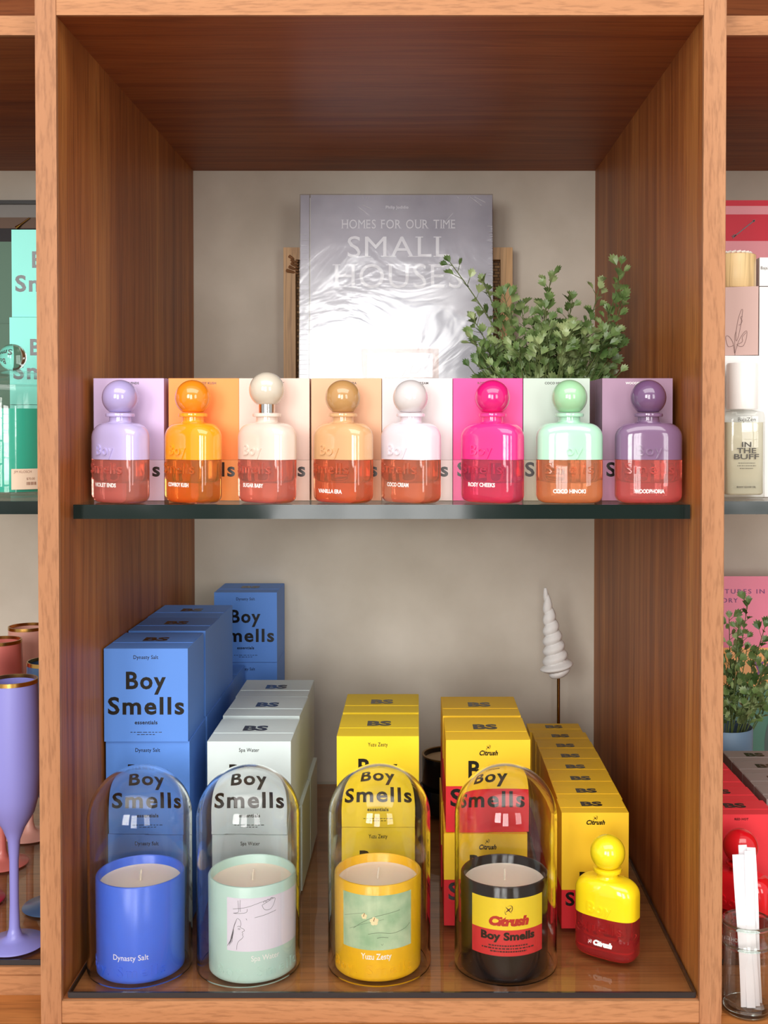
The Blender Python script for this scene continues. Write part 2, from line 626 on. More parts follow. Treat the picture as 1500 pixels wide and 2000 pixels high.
def carton(name, label, group, w_, d_, h_, cols, split=None, name_text=(), brand=(), logo=None, mono=(0.0250, 0.0165), ink=None, cat='box'):
    """Origin on the base, middle of the front; front faces -y."""
    ink = ink or M_black
    t = thing(name, label, cat, group=group)
    if split:
        obj('upper_sleeve', box(NB(), -w_ / 2, w_ / 2, 0, d_, split + 0.0001, h_), cols[0], t, bevel=0.0006)
        obj('lower_sleeve', box(NB(), -w_ / 2, w_ / 2, 0, d_, 0, split - 0.0001), cols[1], t, bevel=0.0006)
    else:
        obj('carton_body', box(NB(), -w_ / 2, w_ / 2, 0, d_, 0, h_), cols[0], t, bevel=0.0007)
    fl = NB()
    y0, y1 = d_ * 0.36, d_ - 0.001
    box(fl, -w_ / 2 + 0.0008, w_ / 2 - 0.0008, y0, y1, h_ - 0.0001, h_ + 0.00035)
    obj('lid_flap', fl, cols[0], t, bevel=0.00015)
    if brand:
        b = NB()
        box_text(b, brand)
        obj('lettering', b, ink, t)
    if name_text and name_text[0][0]:
        b = NB()
        box_text(b, name_text[:1])
        obj('scent_lettering', b, ink, t)
        for q in (name_text[1:2], name_text[2:]):
            if q:
                b = NB()
                box_text(b, q)
                obj('fine_print', b, ink, t)
    if logo:
        b = NB()
        comet(b, 0, logo, 0.0026)
        obj('orbit_logo', b, ink, t)
    if mono:
        b = NB()
        add_text(b, 'BS', 0, 0, mono[1], mono[0], 0.045, 1.0, 0.0002, f=lambda x, z, o: (x, d_ * 0.46 + z, h_ + 0.0004 + o))
        obj('monogram', b, ink, t)
    return t


CW, CD, CH = 0.083, 0.0848, 0.0925
BOYS = [('Boy', 0.0, CH - 0.0397, 0.0162, 0.0395, 0.027), ('Smells', 0.0, CH - 0.065, 0.0162, 0.0755, 0.027)]


def small_print(nm, cap=0.0042, wd=None, tail='essentials'):
    o = [(nm, 0.0, CH - 0.0103, cap, wd, 0.005)]
    if tail:
        o += [(tail, 0.0, CH - 0.0752, 0.0036, 0.0225, 0.02), ('-', 0, CH - 0.0835, 0.031, 0.0006, 9), ('-', 0, CH - 0.0858, 0.018, 0.0006, 6)]
    return o


K_blue, K_mint, K_yel = card('blue', '5a8cdd'), card('pale_mint', 'd2dedd'), card('yellow', 'f6d326')
K_cit, K_red = card('golden_yellow', 'f3c42a'), card('scarlet', 'd8272f')
K_teal, K_dgreen = card('teal', '8ee6da'), card('bottle_green', '4d6a58')

blue0 = carton('candle_carton', 'x', 'blue candle cartons', CW, CD, CH, [K_blue], None, small_print('Dynasty Salt', 0.0036, 0.0245), BOYS)
mint0 = carton('candle_carton', 'x', 'pale mint candle cartons', CW, CD, CH, [K_mint], None, small_print('Spa Water', 0.0036, 0.02), BOYS)
yel0 = carton('candle_carton', 'x', 'plain yellow candle cartons', CW, CD, CH, [K_yel], None, small_print('Yuzu Zesty', 0.0038, 0.02), BOYS)
BOYC = [('Boy', 0.0, CH - 0.0378, 0.0162, 0.0395, 0.027), ('Smells', 0.0, CH - 0.066, 0.0162, 0.0755, 0.027)]
cit0 = carton('candle_carton', 'x', 'yellow and red candle cartons', CW + 0.0013, CD, CH, [K_cit, K_red], CH - 0.0465,
              [('Citrush', 0.0, CH - 0.0153, 0.0045, 0.0185, 0.04, 0.25)], BOYC, logo=CH - 0.0075)

ORD = ['front', 'second', 'third', 'rearmost']
TIER = ['bottom', 'middle', 'top']
used = {}


def put(proto, x, y, z, label, rz=0.0):
    if proto.name not in used:
        used[proto.name] = 1
        proto.location = (x, y, z)
        proto.rotation_euler = (0, 0, rz)
        proto['label'] = label
        return proto
    return dup(proto, (x, y, z), rz, label)


EPS = 0.0005
# blue: three tiers in a column running back, and one stack by the wall
bx = [-0.2692, -0.2697, -0.2698, -0.2697]
by = [0.1325, 0.2290, 0.3160, 0.4025]
for tier in range(3):
    for k in range(4):
        if tier == 2 and k == 3:
            continue
        put(blue0, bx[k] + (0.001 if tier == 1 else 0), by[k] + (0.002 if tier < 2 else 0), ZG + EPS + tier * (CH + EPS),
            'blue candle carton in the %s tier of the blue column, %s from the front' % (TIER[tier], ['foremost', 'second', 'third', 'fourth'][k])
            if k else 'blue candle carton at the front of the blue column, %s tier' % TIER[tier], R(-0.6 if k else 0.3))
for tier in range(3):
    put(blue0, -0.2275, 0.506, ZG + EPS + tier * (CH + EPS), 'lone blue candle carton standing clear of the column against the wall' if tier == 2 else
        'blue candle carton by the wall, %s one under the lone topmost box' % ('second' if tier == 1 else 'lowest'), 0)
# pale mint: two tiers
mx = [(-0.1675, 0.1345), (-0.1690, 0.2330), (-0.1690, 0.3190)]
for k, (x, y) in enumerate(mx):
    put(mint0, x, y, ZG + EPS + CH + EPS, 'pale mint candle carton in the upper tier, %s' % ['foremost and printed in bold black', 'middle one of three', 'rearmost near the wall'][k], R((0, -0.8, 0)[k]))
for k, (x, y) in enumerate([(-0.1665, 0.134), (-0.1652, 0.221), (-0.1646, 0.309)]):
    put(mint0, x, y, ZG + EPS, 'pale mint candle carton on the glass, %s' % ['directly behind the mint candle', 'sticking out under the second upper box', 'set furthest back toward the wall'][k], R((0, -0.3, 0)[k]))
# plain yellow
for tier in range(2):
    for k, (x, y) in enumerate([(-0.0402, 0.1535), (-0.0402, 0.2465)]):
        put(yel0, x, y, ZG + EPS + tier * (CH + EPS), 'plain yellow candle carton, %s tier, %s' % (('lower', 'upper')[tier], ('behind the yellow candle', 'backing the one behind the yellow candle')[k]), 0)
# yellow and red
for tier in range(2):
    for k, (x, y) in enumerate([(0.0705, 0.140), (0.0695, 0.2335)]):
        put(cit0, x - (0.002 if tier == 0 else 0), y - (0.003 if tier == 0 else 0), ZG + EPS + tier * (CH + EPS),
            'yellow carton with red lower half, %s tier, %s' % (('lower', 'upper')[tier], ('behind the black candle', 'second from the front')[k]), R(0.4 if tier else 0))

# ------------------------------------------------------------------ perfume cartons
PW, PD, PH = 0.0665, 0.0412, 0.1157


def perfume_carton(name, label, group, up, lo, scent, ink=None, logo=None, ptxt=None, wd=PW):
    br = [('Boy', 0.0, PH - 0.0722, 0.0126, 0.031, 0.027), ('Smells', 0.0, PH - 0.0925, 0.0126, 0.0585, 0.027)]
    return carton('perfume_carton', label, group, wd, PD, PH, [up, lo], PH - 0.0772, ptxt or [(scent, 0.0, PH - 0.0056, 0.0021, None, 0.02)], br, logo, mono=(0.0215, 0.0115), ink=ink)


M_ink2 = mat('dark_ink', '332c2a', 0.3)
PERF = [  # name, box x, card up, card low, bottle x, rotation, cap, coat, tint, text baseline, scent, lifted
    ('lilac', -0.2733, 'cdb6dc', 'dcc6dc', -0.2746, -36, 'ab9fd0', 'bcb0df', 'ffaa9c', 0.0150, 'VIOLET ENDS'),
    ('orange', -0.2023, 'ff9650', 'fba45e', -0.2074, -40, 'e8861c', 'fb9d20', 'ffa64e', 0.0152, 'COWBOY KUSH'),
    ('cream', -0.1356, 'e6cabd', 'ecd2c4', -0.1391, -39, 'cfc5b4', 'e2d0c3', 'ffaa98', 0.0146, 'SUGAR BABY'),
    ('tan', -0.0674, 'e2ae8a', 'e8ba9c', -0.0689, -39, 'b88c58', 'd8a878', 'ff9c70', 0.0093, 'VANILLA ERA'),
    ('pearl white', -0.0003, 'dcd3d3', 'e6dad6', -0.0064, -42, 'd2cccc', 'e2d9e2', 'ffaa86', 0.0152, 'COCO CREAM'),
    ('hot pink', 0.0668, 'ee5298', 'f07aa8', 0.0690, -37, 'da1a74', 'ee3488', 'ff7098', 0.0152, 'ROSY CHEEKS'),
    ('mint green', 0.1311, 'bccabf', 'cdd3bd', 0.1397, -3, '9acca0', 'aadabf', 'ffae7e', 0.0096, 'COCO HINOKI'),
    ('plum', 0.2080, 'a4849c', 'c08fae', 0.2124, -3, '6d4e74', '7c5f80', 'ff928c', 0.0096, 'WOODPHORIA'),
]
for nm, x, up, lo, *_r in PERF:
    scent = _r[6]
    t = perfume_carton('perfume_carton', '%s perfume carton standing behind the %s bottle on the shelf' % (nm, nm), 'perfume cartons on the glass shelf',
                       card('p_' + nm, up, 0.3 if nm == 'mint green' else 0.42), card('q_' + nm, lo), scent, M_ink2 if nm != 'plum' else None, wd=0.0635 if nm == 'mint green' else PW)
    t.location = (x, 0.0872, ZS + 0.0003)
    if nm == 'plum':
        for ch in t.children:
            if ch.name.startswith('scent_lettering'):
                ch.data.materials[0] = M_white
        for k in range(2):
            dup(t, (x + 0.0003 * k, 0.0872 + (k + 1) * 0.0418, ZS + 0.0003), label='plum perfume carton %s behind the front plum one' % ('directly', 'two rows', 'three rows')[k])

tcit = None
for k in range(8):
    x = [0.1762, 0.1772, 0.1772, 0.1775, 0.1775, 0.1772, 0.1764, 0.1735][k]
    y = 0.131 + k * 0.0417
    if tcit is None:
        tcit = perfume_carton('perfume_carton', 'x', 'yellow and red perfume cartons in a file', K_cit, K_red, '', None, PH - 0.0055, [('Citrush', 0.0, PH - 0.0117, 0.0042, 0.0185, 0.04, 0.25)])
    o = tcit if k == 0 else dup(tcit)
    o.location = (x, y, ZG + 0.0003)
    o['label'] = ('front yellow and red perfume carton, behind the yellow capped bottle' if k == 0 else 'rearmost narrow yellow carton of the file, below the white spiral' if k == 7 else
                  'narrow yellow carton in the file, %s from the front' % ['', 'second', 'third', 'fourth', 'fifth', 'sixth', 'seventh'][k])


# ------------------------------------------------------------------ perfume bottles
BA, BB, BE = 0.0305, 0.0170, 3.0       # half width, half depth, squareness


def sup(a, b, z, e=BE, n=72):
    o = []
    for i in range(n):
        t = 2 * PI * i / n
        c, s = math.cos(t), math.sin(t)
        o.append((a * math.copysign(abs(c) ** (2 / e), c), b * math.copysign(abs(s) ** (2 / e), s), z))
    return o


def front_of_bottle(x, z, out=0.0):
    u = min(0.98, abs(x / BA))
    return (x, -(BB * (1 - u ** BE) ** (1 / BE)) - out, z)


ZBAND = 0.0398


def bottle_base_bm():
    lp = []
    for k in range(7):
        t = k / 6 * PI / 2
        lp.append(sup(BA - 0.0075 * (1 - math.sin(t)), BB - 0.0055 * (1 - math.sin(t)), 0.0075 * (1 - math.cos(t))))
    lp.append(sup(BA, BB, 0.02))
    lp.append(sup(BA, BB, ZBAND))
    return rings(NB(), lp)


def bottle_liquid_bm():
    lp = []
    ia, ib = BA - 0.0035, BB - 0.0035
    for k in range(6):
        t = k / 5 * PI / 2
        lp.append(sup(ia - 0.010 * (1 - math.sin(t)), ib - 0.006 * (1 - math.sin(t)), 0.0185 + 0.007 * (1 - math.cos(t)), 3.0))
    lp.append(sup(ia, ib, ZBAND - 0.0006, 3.0))
    return rings(NB(), lp)


def bottle_coat_bm():
    lp = [sup(BA + 0.00005, BB + 0.00005, ZBAND + 0.0001), sup(BA + 0.00005, BB + 0.00005, 0.0605)]
    for k in range(1, 9):
        t = k / 8 * PI / 2
        lp.append(sup(BA - 0.0135 * (1 - math.cos(t)), BB - 0.0062 * (1 - math.cos(t)), 0.0605 + 0.0128 * math.sin(t), BE - 0.6 * k / 8))
    lp.append(sup(0.0125, 0.0106, 0.0738, 2.4))
    lp.append(sup(0.0104, 0.0100, 0.0746, 2.0))
    lp.append(sup(0.0100, 0.0098, 0.0760, 2.0))
    lp.append(sup(0.0100, 0.0098, 0.0792, 2.0))
    return rings(NB(), lp)


def mesh_of(bm, smooth=True):
    bmesh.ops.recalc_face_normals(bm, faces=bm.faces[:])
    me = bpy.data.meshes.new('bottle')
    bm.to_mesh(me)
    bm.free()
    if smooth:
        for p in me.polygons:
            p.use_smooth = True
        me.set_sharp_from_angle(angle=R(50))
    return me


def ball_bm(r, zc, n=48):
    pr = [(r * math.cos(-PI / 2 + 0.62 + (PI - 0.62) * k / 24), zc + r * math.sin(-PI / 2 + 0.62 + (PI - 0.62) * k / 24)) for k in range(25)]
    return lathe(NB(), pr, n)


emb_boy, emb_sm = NB(), NB()
add_text(emb_boy, 'Boy', -0.001, 0.0440, 0.0096, 0.0236, 0.0, 1.1, 0.0013, f=front_of_bottle)
add_text(emb_sm, 'Smells', -0.001, 0.0272, 0.0096, 0.0445, 0.0, 1.1, 0.0013, f=front_of_bottle)
BM_ = dict(base=mesh_of(bottle_base_bm()), liquid=mesh_of(bottle_liquid_bm()), coat=mesh_of(bottle_coat_bm()), boy=mesh_of(emb_boy, False), smells=mesh_of(emb_sm, False),
           collar=mesh_of(lathe(NB(), [(0.0118, 0.0788), (0.0131, 0.0792), (0.0134, 0.0805), (0.0132, 0.0819), (0.0120, 0.0825)], 48)), ball=mesh_of(ball_bm(0.0164, 0.0966)),
           pump=mesh_of(lathe(NB(), [(0.0076, 0.0824), (0.0076, 0.0915)], 40)))


def tinted(name, col, liquid=False):
    """Coloured glass with a little milkiness."""
    if name in MATS:
        return MATS[name]
    m = mat(name, col, 0.02, Transmission_Weight=0.97 if liquid else 0.82, IOR=1.33 if liquid else 1.45)
    return m


def with_mat(me, m):
    c = me.copy()
    c.materials.clear()
    c.materials.append(m)
    return c


def bottle(label, group, cap, coat, tint, text, tz, lift=0.0, liq=None, text_f=None, pearl=0.0):
    t = thing('perfume_bottle', label, 'perfume bottle', group=group)
    mc = mat('coat_' + coat, coat, 0.12, Coat_Weight=0.6, Coat_Roughness=0.03)
    mb = mat('cap_' + cap, cap, 0.14, Coat_Weight=0.7, Coat_Roughness=0.03)
    mt = tinted('tint_' + tint, tint)
    ml = tinted('liquid_' + (liq or 'ffdccf'), liq or 'ffdccf', True)
    link('glass_base', with_mat(BM_['base'], mt), None, t)
    link('liquid', with_mat(BM_['liquid'], ml), None, t)
    up = link('painted_upper', with_mat(BM_['coat'], mc), None, t)
    link('embossed_lettering', with_mat(BM_['boy'], mc), None, up)
    link('embossed_lettering', with_mat(BM_['smells'], mt), None, t)
    link('collar', with_mat(BM_['collar'], mc), None, t)
    link('cap_ball', with_mat(BM_['ball'], mb), None, t, loc=(0, 0, lift))
    if lift:
        tag(link('spray_pump', with_mat(BM_['pump'], M_chrome), None, t), 'chrome spray pump under the raised ball')
    b = NB()
    if text_f:
        text_f(b)
    else:
        add_text(b, text, -0.001, tz, 0.0034, 0.0295 * len(text) / 11, 0.03, 1.0, 0.00012, f=front_of_bottle)
    obj('scent_lettering', b, M_white, t)
    return t


for nm, bxx, up, lo, x, rz, cap, coat, tint, tz, scent in PERF:
    look = dict(lilac='lilac perfume bottle with ball cap, first in the shelf row', cream='cream perfume bottle whose ball cap is raised off a chrome pump',
                plum='plum perfume bottle with ball cap, beside the wooden upright').get(nm, nm + ' perfume bottle with ball cap and clear coral base')
    t = bottle(look, 'perfume bottles on the glass shelf', cap, coat, tint, scent, tz, 0.0072 if nm == 'cream' else 0)
    t.location = (x, 0.061 if rz < -10 else 0.0585, ZS + 0.0004)
    t.rotation_euler = (0, 0, R(rz))


def cit_logo(b):
    comet(b, -0.0105, 0.0158, 0.0022, f=front_of_bottle)
    add_text(b, 'Citrush', 0.002, 0.0140, 0.0042, 0.019, 0.09, 1.0, 0.00012, f=front_of_bottle, slant=0.25)


t = bottle('yellow topped perfume bottle with red glass base, on the bay floor', 'perfume bottles standing on the bay floors', 'f7de20', 'f8d81c', 'e84a4a', '', 0.0, liq='dc9a9a', text_f=cit_logo)
t.location = (0.1795, 0.0775, ZG + 0.0004)
t.rotation_euler = (0, 0, R(-33))


# ------------------------------------------------------------------ candles and cloches
JR, JH = 0.0405, 0.087
M_wax = mat('wax', 'f6e2cf', 0.45, Subsurface_Weight=0.25, Subsurface_Radius=(0.01, 0.006, 0.004), Subsurface_Scale=0.3)
M_wick = mat('wick', 'e6d9c6', 0.8)


def vessel_mat(name, col, trans=0.0, rough=0.32):
    return mat('vessel_' + name, col, rough, Transmission_Weight=trans, Coat_Weight=0.15, Coat_Roughness=0.2)


def candle(label, vm, loc, lean=(0.0, 0.0)):
    t = thing('candle', label, 'candle', loc, group='candles under glass cloches')
    pr = [(0.0, 0.0012), (JR - 0.006, 0.0006), (JR - 0.002, 0.0), (JR - 0.0004, 0.0016), (JR, 0.004), (JR, JH - 0.0012), (JR - 0.0008, JH - 0.0002), (JR - 0.0022, JH - 0.0002),
          (JR - 0.003, JH - 0.0012), (JR - 0.0032, 0.018), (JR - 0.006, 0.0152), (0.0, 0.0148)]
    obj('glass_vessel', lathe(NB(), pr, 96), vm, t, smooth=True)
    rw = JR - 0.0034
    wx = NB()
    lathe(wx, [(0.0, 0.0156), (rw - 0.003, 0.0158), (rw, 0.019), (rw, 0.0788), (rw - 0.001, 0.0782), (rw - 0.004, 0.0778), (0.006, 0.0776), (0.0, 0.0779)], 64)
    wax = obj('wax', wx, M_wax, t, smooth=True)
    wk = NB()
    tube(wk, [(0.0, 0, 0.077), (0.0003, 0, 0.083), (0.0012 + lean[0], lean[1], 0.0885)], 0.0010, 0.0008, 8)
    obj('wick', wk, M_wick, wax)
    return t


def jar_text(t, s, x, z, cap, wd, m, bold=0.0, a0=0.0, name='lettering', depth=0.00015, spacing=1.0, slant=0.0):
    b = NB()
    add_text(b, s, x, z, cap, wd, bold, spacing, depth, f=cyl(JR, a0), slant=slant)
    return obj(name, b, m, t)


def jar_emboss(t, m, a0):
    jar_text(t, 'Boy. Smells', 0.0, 0.0065, 0.0088, 0.082, m, 0.0, a0, 'embossed_lettering', 0.0007, 1.25)


V_blue, V_mint, V_yel = vessel_mat('blue', '3f6ee6'), vessel_mat('mint', 'c0dfd2'), vessel_mat('yellow', 'f7bd12')
V_black = mat('vessel_black', '120f12', 0.14, Transmission_Weight=0.04, Specular_IOR_Level=0.35)

cb = candle('cobalt blue candle under the glass cloche nearest the dark upright', V_blue, (-0.2572, 0.0590, ZG + 0.0003))
jar_text(cb, 'Dynasty Salt', 0.0005, 0.0215, 0.0048, 0.032, M_white, 0.0)
jar_emboss(cb, V_blue, R(-12))

cm = candle('pale mint candle with a pencil drawing label under a cloche', V_mint, (-0.1535, 0.0600, ZG + 0.0003))
M_drawpaper = mat('drawing_paper', 'e6e0ec', 0.7)
M_pencil = mat('pencil', '5a5862', 0.8)
fm = cyl(JR, 0.0)
b = NB()
patch(b, fm, JR * R(-25), JR * R(80), 0.0295, 0.0775)
lab = obj('label', b, M_drawpaper, cm)
b = NB()


def stroke(bm, pts, wd, f, out=0.0004):
    """A drawn line: a thin ribbon on the surface."""
    n = len(pts)
    L, Rr = [], []
    for i, (x, z) in enumerate(pts):
        x0, z0 = pts[max(0, i - 1)]
        x1, z1 = pts[min(n - 1, i + 1)]
        dx, dz = x1 - x0, z1 - z0
        l = math.hypot(dx, dz) or 1
        nx, nz = -dz / l * wd / 2, dx / l * wd / 2
        L.append(bm.verts.new(f(x + nx, z + nz, out)))
        Rr.append(bm.verts.new(f(x - nx, z - nz, out)))
    for i in range(n - 1):
        bm.faces.new((L[i], L[i + 1], Rr[i + 1], Rr[i]))


def smoothline(pts, k=5):
    o = []
    n = len(pts)
    for i in range(n - 1):
        p0, p1, p2, p3 = pts[max(0, i - 1)], pts[i], pts[i + 1], pts[min(n - 1, i + 2)]
        for j in range(k):
            t_ = j / k
            o.append(tuple(0.5 * (2 * p1[c] + (p2[c] - p0[c]) * t_ + (2 * p0[c] - 5 * p1[c] + 4 * p2[c] - p3[c]) * t_ * t_ + (3 * p1[c] - p0[c] - 3 * p2[c] + p3[c]) * t_ ** 3) for c in (0, 1)))
    o.append(pts[-1])
    return o


X0, Z0 = JR * R(-25), 0.0295
prof_ = [(0.010, 0.030), (0.0125, 0.0285), (0.0135, 0.025), (0.0130, 0.022), (0.0158, 0.0205), (0.0165, 0.019), (0.0145, 0.0178), (0.0152, 0.0162), (0.0146, 0.0152), (0.0154, 0.0140), (0.0142, 0.0118), (0.0115, 0.0095), (0.0100, 0.0065), (0.0095, 0.0015)]
DRAW = [prof_,
        [(0.0108, 0.0205), (0.0118, 0.0212), (0.0126, 0.0203), (0.0115, 0.0198), (0.0108, 0.0205)],
        [(0.0102, 0.0222), (0.0116, 0.0230), (0.0128, 0.0224)]]
for k in range(9):
    DRAW.append([(0.0098 - 0.0003 * k, 0.0295 - 0.0008 * k), (0.0070 - 0.0003 * k, 0.0225 - 0.0011 * k), (0.0064 - 0.0004 * k, 0.016 - 0.0009 * k), (0.0042 - 0.0005 * k + 0.0015 * (k % 2), 0.0085 - 0.0006 * k)])
DRAW += [[(0.0108, 0.046), (0.0112, 0.040), (0.0110, 0.0355), (0.0065, 0.0342), (0.0175, 0.0352), (0.0190, 0.0385)],
         [(0.0128, 0.0465), (0.0126, 0.040), (0.0130, 0.036)],
         [(0.0060, 0.038), (0.018, 0.040), (0.030, 0.0435), (0.042, 0.046)],
         [(0.032, 0.0405), (0.0345, 0.0365), (0.040, 0.0365), (0.0435, 0.042), (0.043, 0.0455), (0.033, 0.0415), (0.032, 0.0405)],
         [(0.033, 0.0428), (0.0345, 0.0448), (0.0355, 0.0432), (0.0372, 0.0456), (0.0385, 0.044), (0.0402, 0.0462), (0.0425, 0.0455)],
         [(0.0255, 0.0305), (0.034, 0.0318), (0.045, 0.034)],
         [(0.0180, 0.0300), (0.0187, 0.0285)]]
for ps in DRAW:
    stroke(b, smoothline([(X0 + x, Z0 + z) for x, z in ps]), 0.00032, fm)
obj('pencil_drawing', b, M_pencil, lab)
jar_text(cm, 'Spa Water', 0.0, 0.0205, 0.0048, 0.026, M_white, 0.0, R(25))
jar_emboss(cm, V_mint, R(18))

cy_ = candle('bright yellow candle with a green painted blossom label under a cloche', V_yel, (-0.0371, 0.0635, ZG + 0.0003))
M_paint_g = mat('painted_green', 'b2d0a6', 0.7)
_t = nd(M_paint_g, 'ShaderNodeTexCoord')
_n = nd(M_paint_g, 'ShaderNodeTexNoise')
_n.inputs['Scale'].default_value = 60
_n.inputs['Detail'].default_value = 5
_r = nd(M_paint_g, 'ShaderNodeValToRGB')
_r.color_ramp.elements[0].position, _r.color_ramp.elements[0].color = 0.3, lin('97bd92')
_r.color_ramp.elements[1].position, _r.color_ramp.elements[1].color = 0.75, lin('c9dcb4')
ln(M_paint_g, _t.outputs['Object'], _n.inputs['Vector'])
ln(M_paint_g, _n.outputs['Fac'], _r.inputs['Fac'])
ln(M_paint_g, _r.outputs['Color'], M_paint_g.node_tree.nodes['Principled BSDF'].inputs['Base Color'])
b = NB()
patch(b, fm, JR * R(-47), JR * R(49), 0.0290, 0.0785)
lab = obj('label', b, M_paint_g, cy_)
b = NB()
X0, Z0 = JR * R(-47), 0.0290
for ps, wd in (([(0.002, 0.0275), (0.012, 0.031), (0.022, 0.0335)], 0.0003), ([(0.012, 0.018), (0.022, 0.0255), (0.034, 0.031), (0.055, 0.0345)], 0.0005), ([(0.008, 0.017), (0.022, 0.0235), (0.040, 0.028)], 0.0003),
               ([(0.026, 0.0145), (0.036, 0.016), (0.048, 0.0145), (0.060, 0.0165), (0.066, 0.020)], 0.0005), ([(0.034, 0.011), (0.038, 0.0118), (0.044, 0.011)], 0.0006), ([(0.0375, 0.006), (0.0385, 0.0045), (0.0395, 0.006)], 0.0003)):
    stroke(b, smoothline([(X0 + x, Z0 + z) for x, z in ps]), wd, fm)
obj('painted_branch', b, mat('branch_ink', '7a8f72', 0.8), lab)
b = NB()
for cx, cz, r_ in ((0.0225, 0.0305, 0.0026), (0.0315, 0.0265, 0.0038)):
    for k in range(5):
        a = k * 2 * PI / 5 + 0.4
        px_, pz_ = cx + r_ * 0.55 * math.cos(a), cz + r_ * 0.55 * math.sin(a)
        b.faces.new([b.verts.new(fm(X0 + px_ + r_ * 0.5 * math.cos(q * PI / 4), Z0 + pz_ + r_ * 0.5 * math.sin(q * PI / 4), 0.0005 + 0.00002 * k)) for q in range(8)])
obj('painted_blossom', b, mat('blossom', 'f5e3b0', 0.7), lab)
b = NB()
for cx, cz in ((0.0225, 0.0312), (0.0315, 0.0275)):
    stroke(b, [(X0 + cx - 0.0006, Z0 + cz - 0.001), (X0 + cx + 0.0004, Z0 + cz + 0.0022)], 0.0006, fm, 0.0007)
obj('stamen', b, mat('stamen', '8a5a20', 0.7), lab)
jar_text(cy_, 'Yuzu Zesty', 0.0, 0.0205, 0.0052, 0.0275, M_white, 0.012)
jar_emboss(cy_, V_yel, R(-8))

ck = candle('black candle with a yellow and red label under a cloche', V_black, (0.0807, 0.0605, ZG + 0.0003), (-0.001, 0))
b = NB()
patch(b, fm, JR * R(-49), JR * R(51), 0.0485, 0.0770)
lab = obj('label', b, mat('label_yellow', 'f6d627', 0.5), ck)
b = NB()
patch(b, fm, JR * R(-49), JR * R(51), 0.0250, 0.0485)
obj('label_band', b, mat('label_red', 'd62a2e', 0.5), lab)
M_redink = mat('red_ink', 'c22a1a', 0.4)
fmo = lambda x, z, o: cyl(JR)(x, z, o + 0.0003)
b = NB()
comet(b, 0.0005, 0.0670, 0.0042, f=fmo)
obj('orbit_logo', b, mat('maroon_ink', '5a1c14', 0.5), lab)
b = NB()
add_text(b, 'Citrush', 0.0005, 0.0530, 0.0072, 0.0365, 0.075, 1.0, 0.0002, f=fmo, slant=0.25)
obj('lettering', b, M_redink, lab)
b = NB()
add_text(b, 'Boy Smells', 0.0005, 0.0398, 0.0064, 0.0500, 0.045, 1.03, 0.0003, f=fmo)
obj('lettering', b, M_black, lab)
b = NB()
for k, wd in enumerate((0.036, 0.049, 0.033)):
    dashes(b, 0.0008, 0.0338 - k * 0.0026, wd, 0.0013, 22, k, f=fmo)
obj('fine_print', b, mat('fine_ink', '4a1512', 0.5), lab)
jar_emboss(ck, V_black, R(-12))


def cloche(label, x, y):
    t = thing('glass_cloche', label, 'glass dome', (x, y, ZG + 0.0003), group='glass cloches')
    ro, th = 0.0475, 0.0023
    zc = 0.1845 - ro
    pr = []
    for k in range(25):
        a = PI / 2 * k / 24
        pr.append((ro * math.sin(a), zc + ro * math.cos(a)))
    pr += [(ro, zc * 0.6), (ro, 0.02), (ro + 0.0006, 0.003), (ro + 0.0002, 0.0005), (ro - th * 0.6, 0.0), (ro - th - 0.0002, 0.0008), (ro - th, 0.004), (ro - th, zc)]
    ri = ro - th
    for k in range(1, 25):
        a = PI / 2 * (1 - k / 24)
        pr.append((ri * math.sin(a), zc + (ri - 0.0006) * math.cos(a)))
    obj('dome_shell', lathe(NB(), pr, 96, cap0=False, cap1=False), M_dome, t, smooth=True)
    return t


cloche('clear glass cloche over the cobalt blue candle', -0.2570, 0.0570)
cloche('clear glass cloche over the pale mint candle', -0.1570, 0.0590)
cloche('clear glass cloche over the bright yellow candle', -0.0356, 0.0610)
cloche('clear glass cloche over the black labelled candle', 0.0820, 0.0620)


# ------------------------------------------------------------------ dark candle at the back
t = thing('dark_candle', 'dark glass candle with gold rim standing on a black dish by the wall', 'candle', (0.0410, 0.478, ZG + 0.0004))
M_dish = mat('black_dish', '0d0a0c', 0.2)
obj('dish', lathe(NB(), [(0.0, 0), (0.034, 0.0), (0.0385, 0.003), (0.0392, 0.030), (0.0385, 0.0315), (0.037, 0.0308), (0.0365, 0.030), (0.0, 0.030)], 64), M_dish, t, smooth=True)
obj('glass_vessel', lathe(NB(), [(0.0, 0.0305), (0.033, 0.0306), (0.035, 0.033), (0.035, 0.072), (0.0325, 0.072), (0.0325, 0.060), (0.0, 0.060)], 64), M_dish, t, smooth=True)
obj('gold_rim', lathe(NB(), [(0.0326, 0.0712), (0.0352, 0.0712), (0.0353, 0.0732), (0.0326, 0.0732)], 64, closed=True), mat('dull_gold', '8a6a3a', 0.35, Metallic=0.8), t)
obj('wax', lathe(NB(), [(0.0, 0.0602), (0.0322, 0.0602), (0.0322, 0.0665), (0.0, 0.0665)], 48), mat('tan_wax', 'a98f6c', 0.6), t)

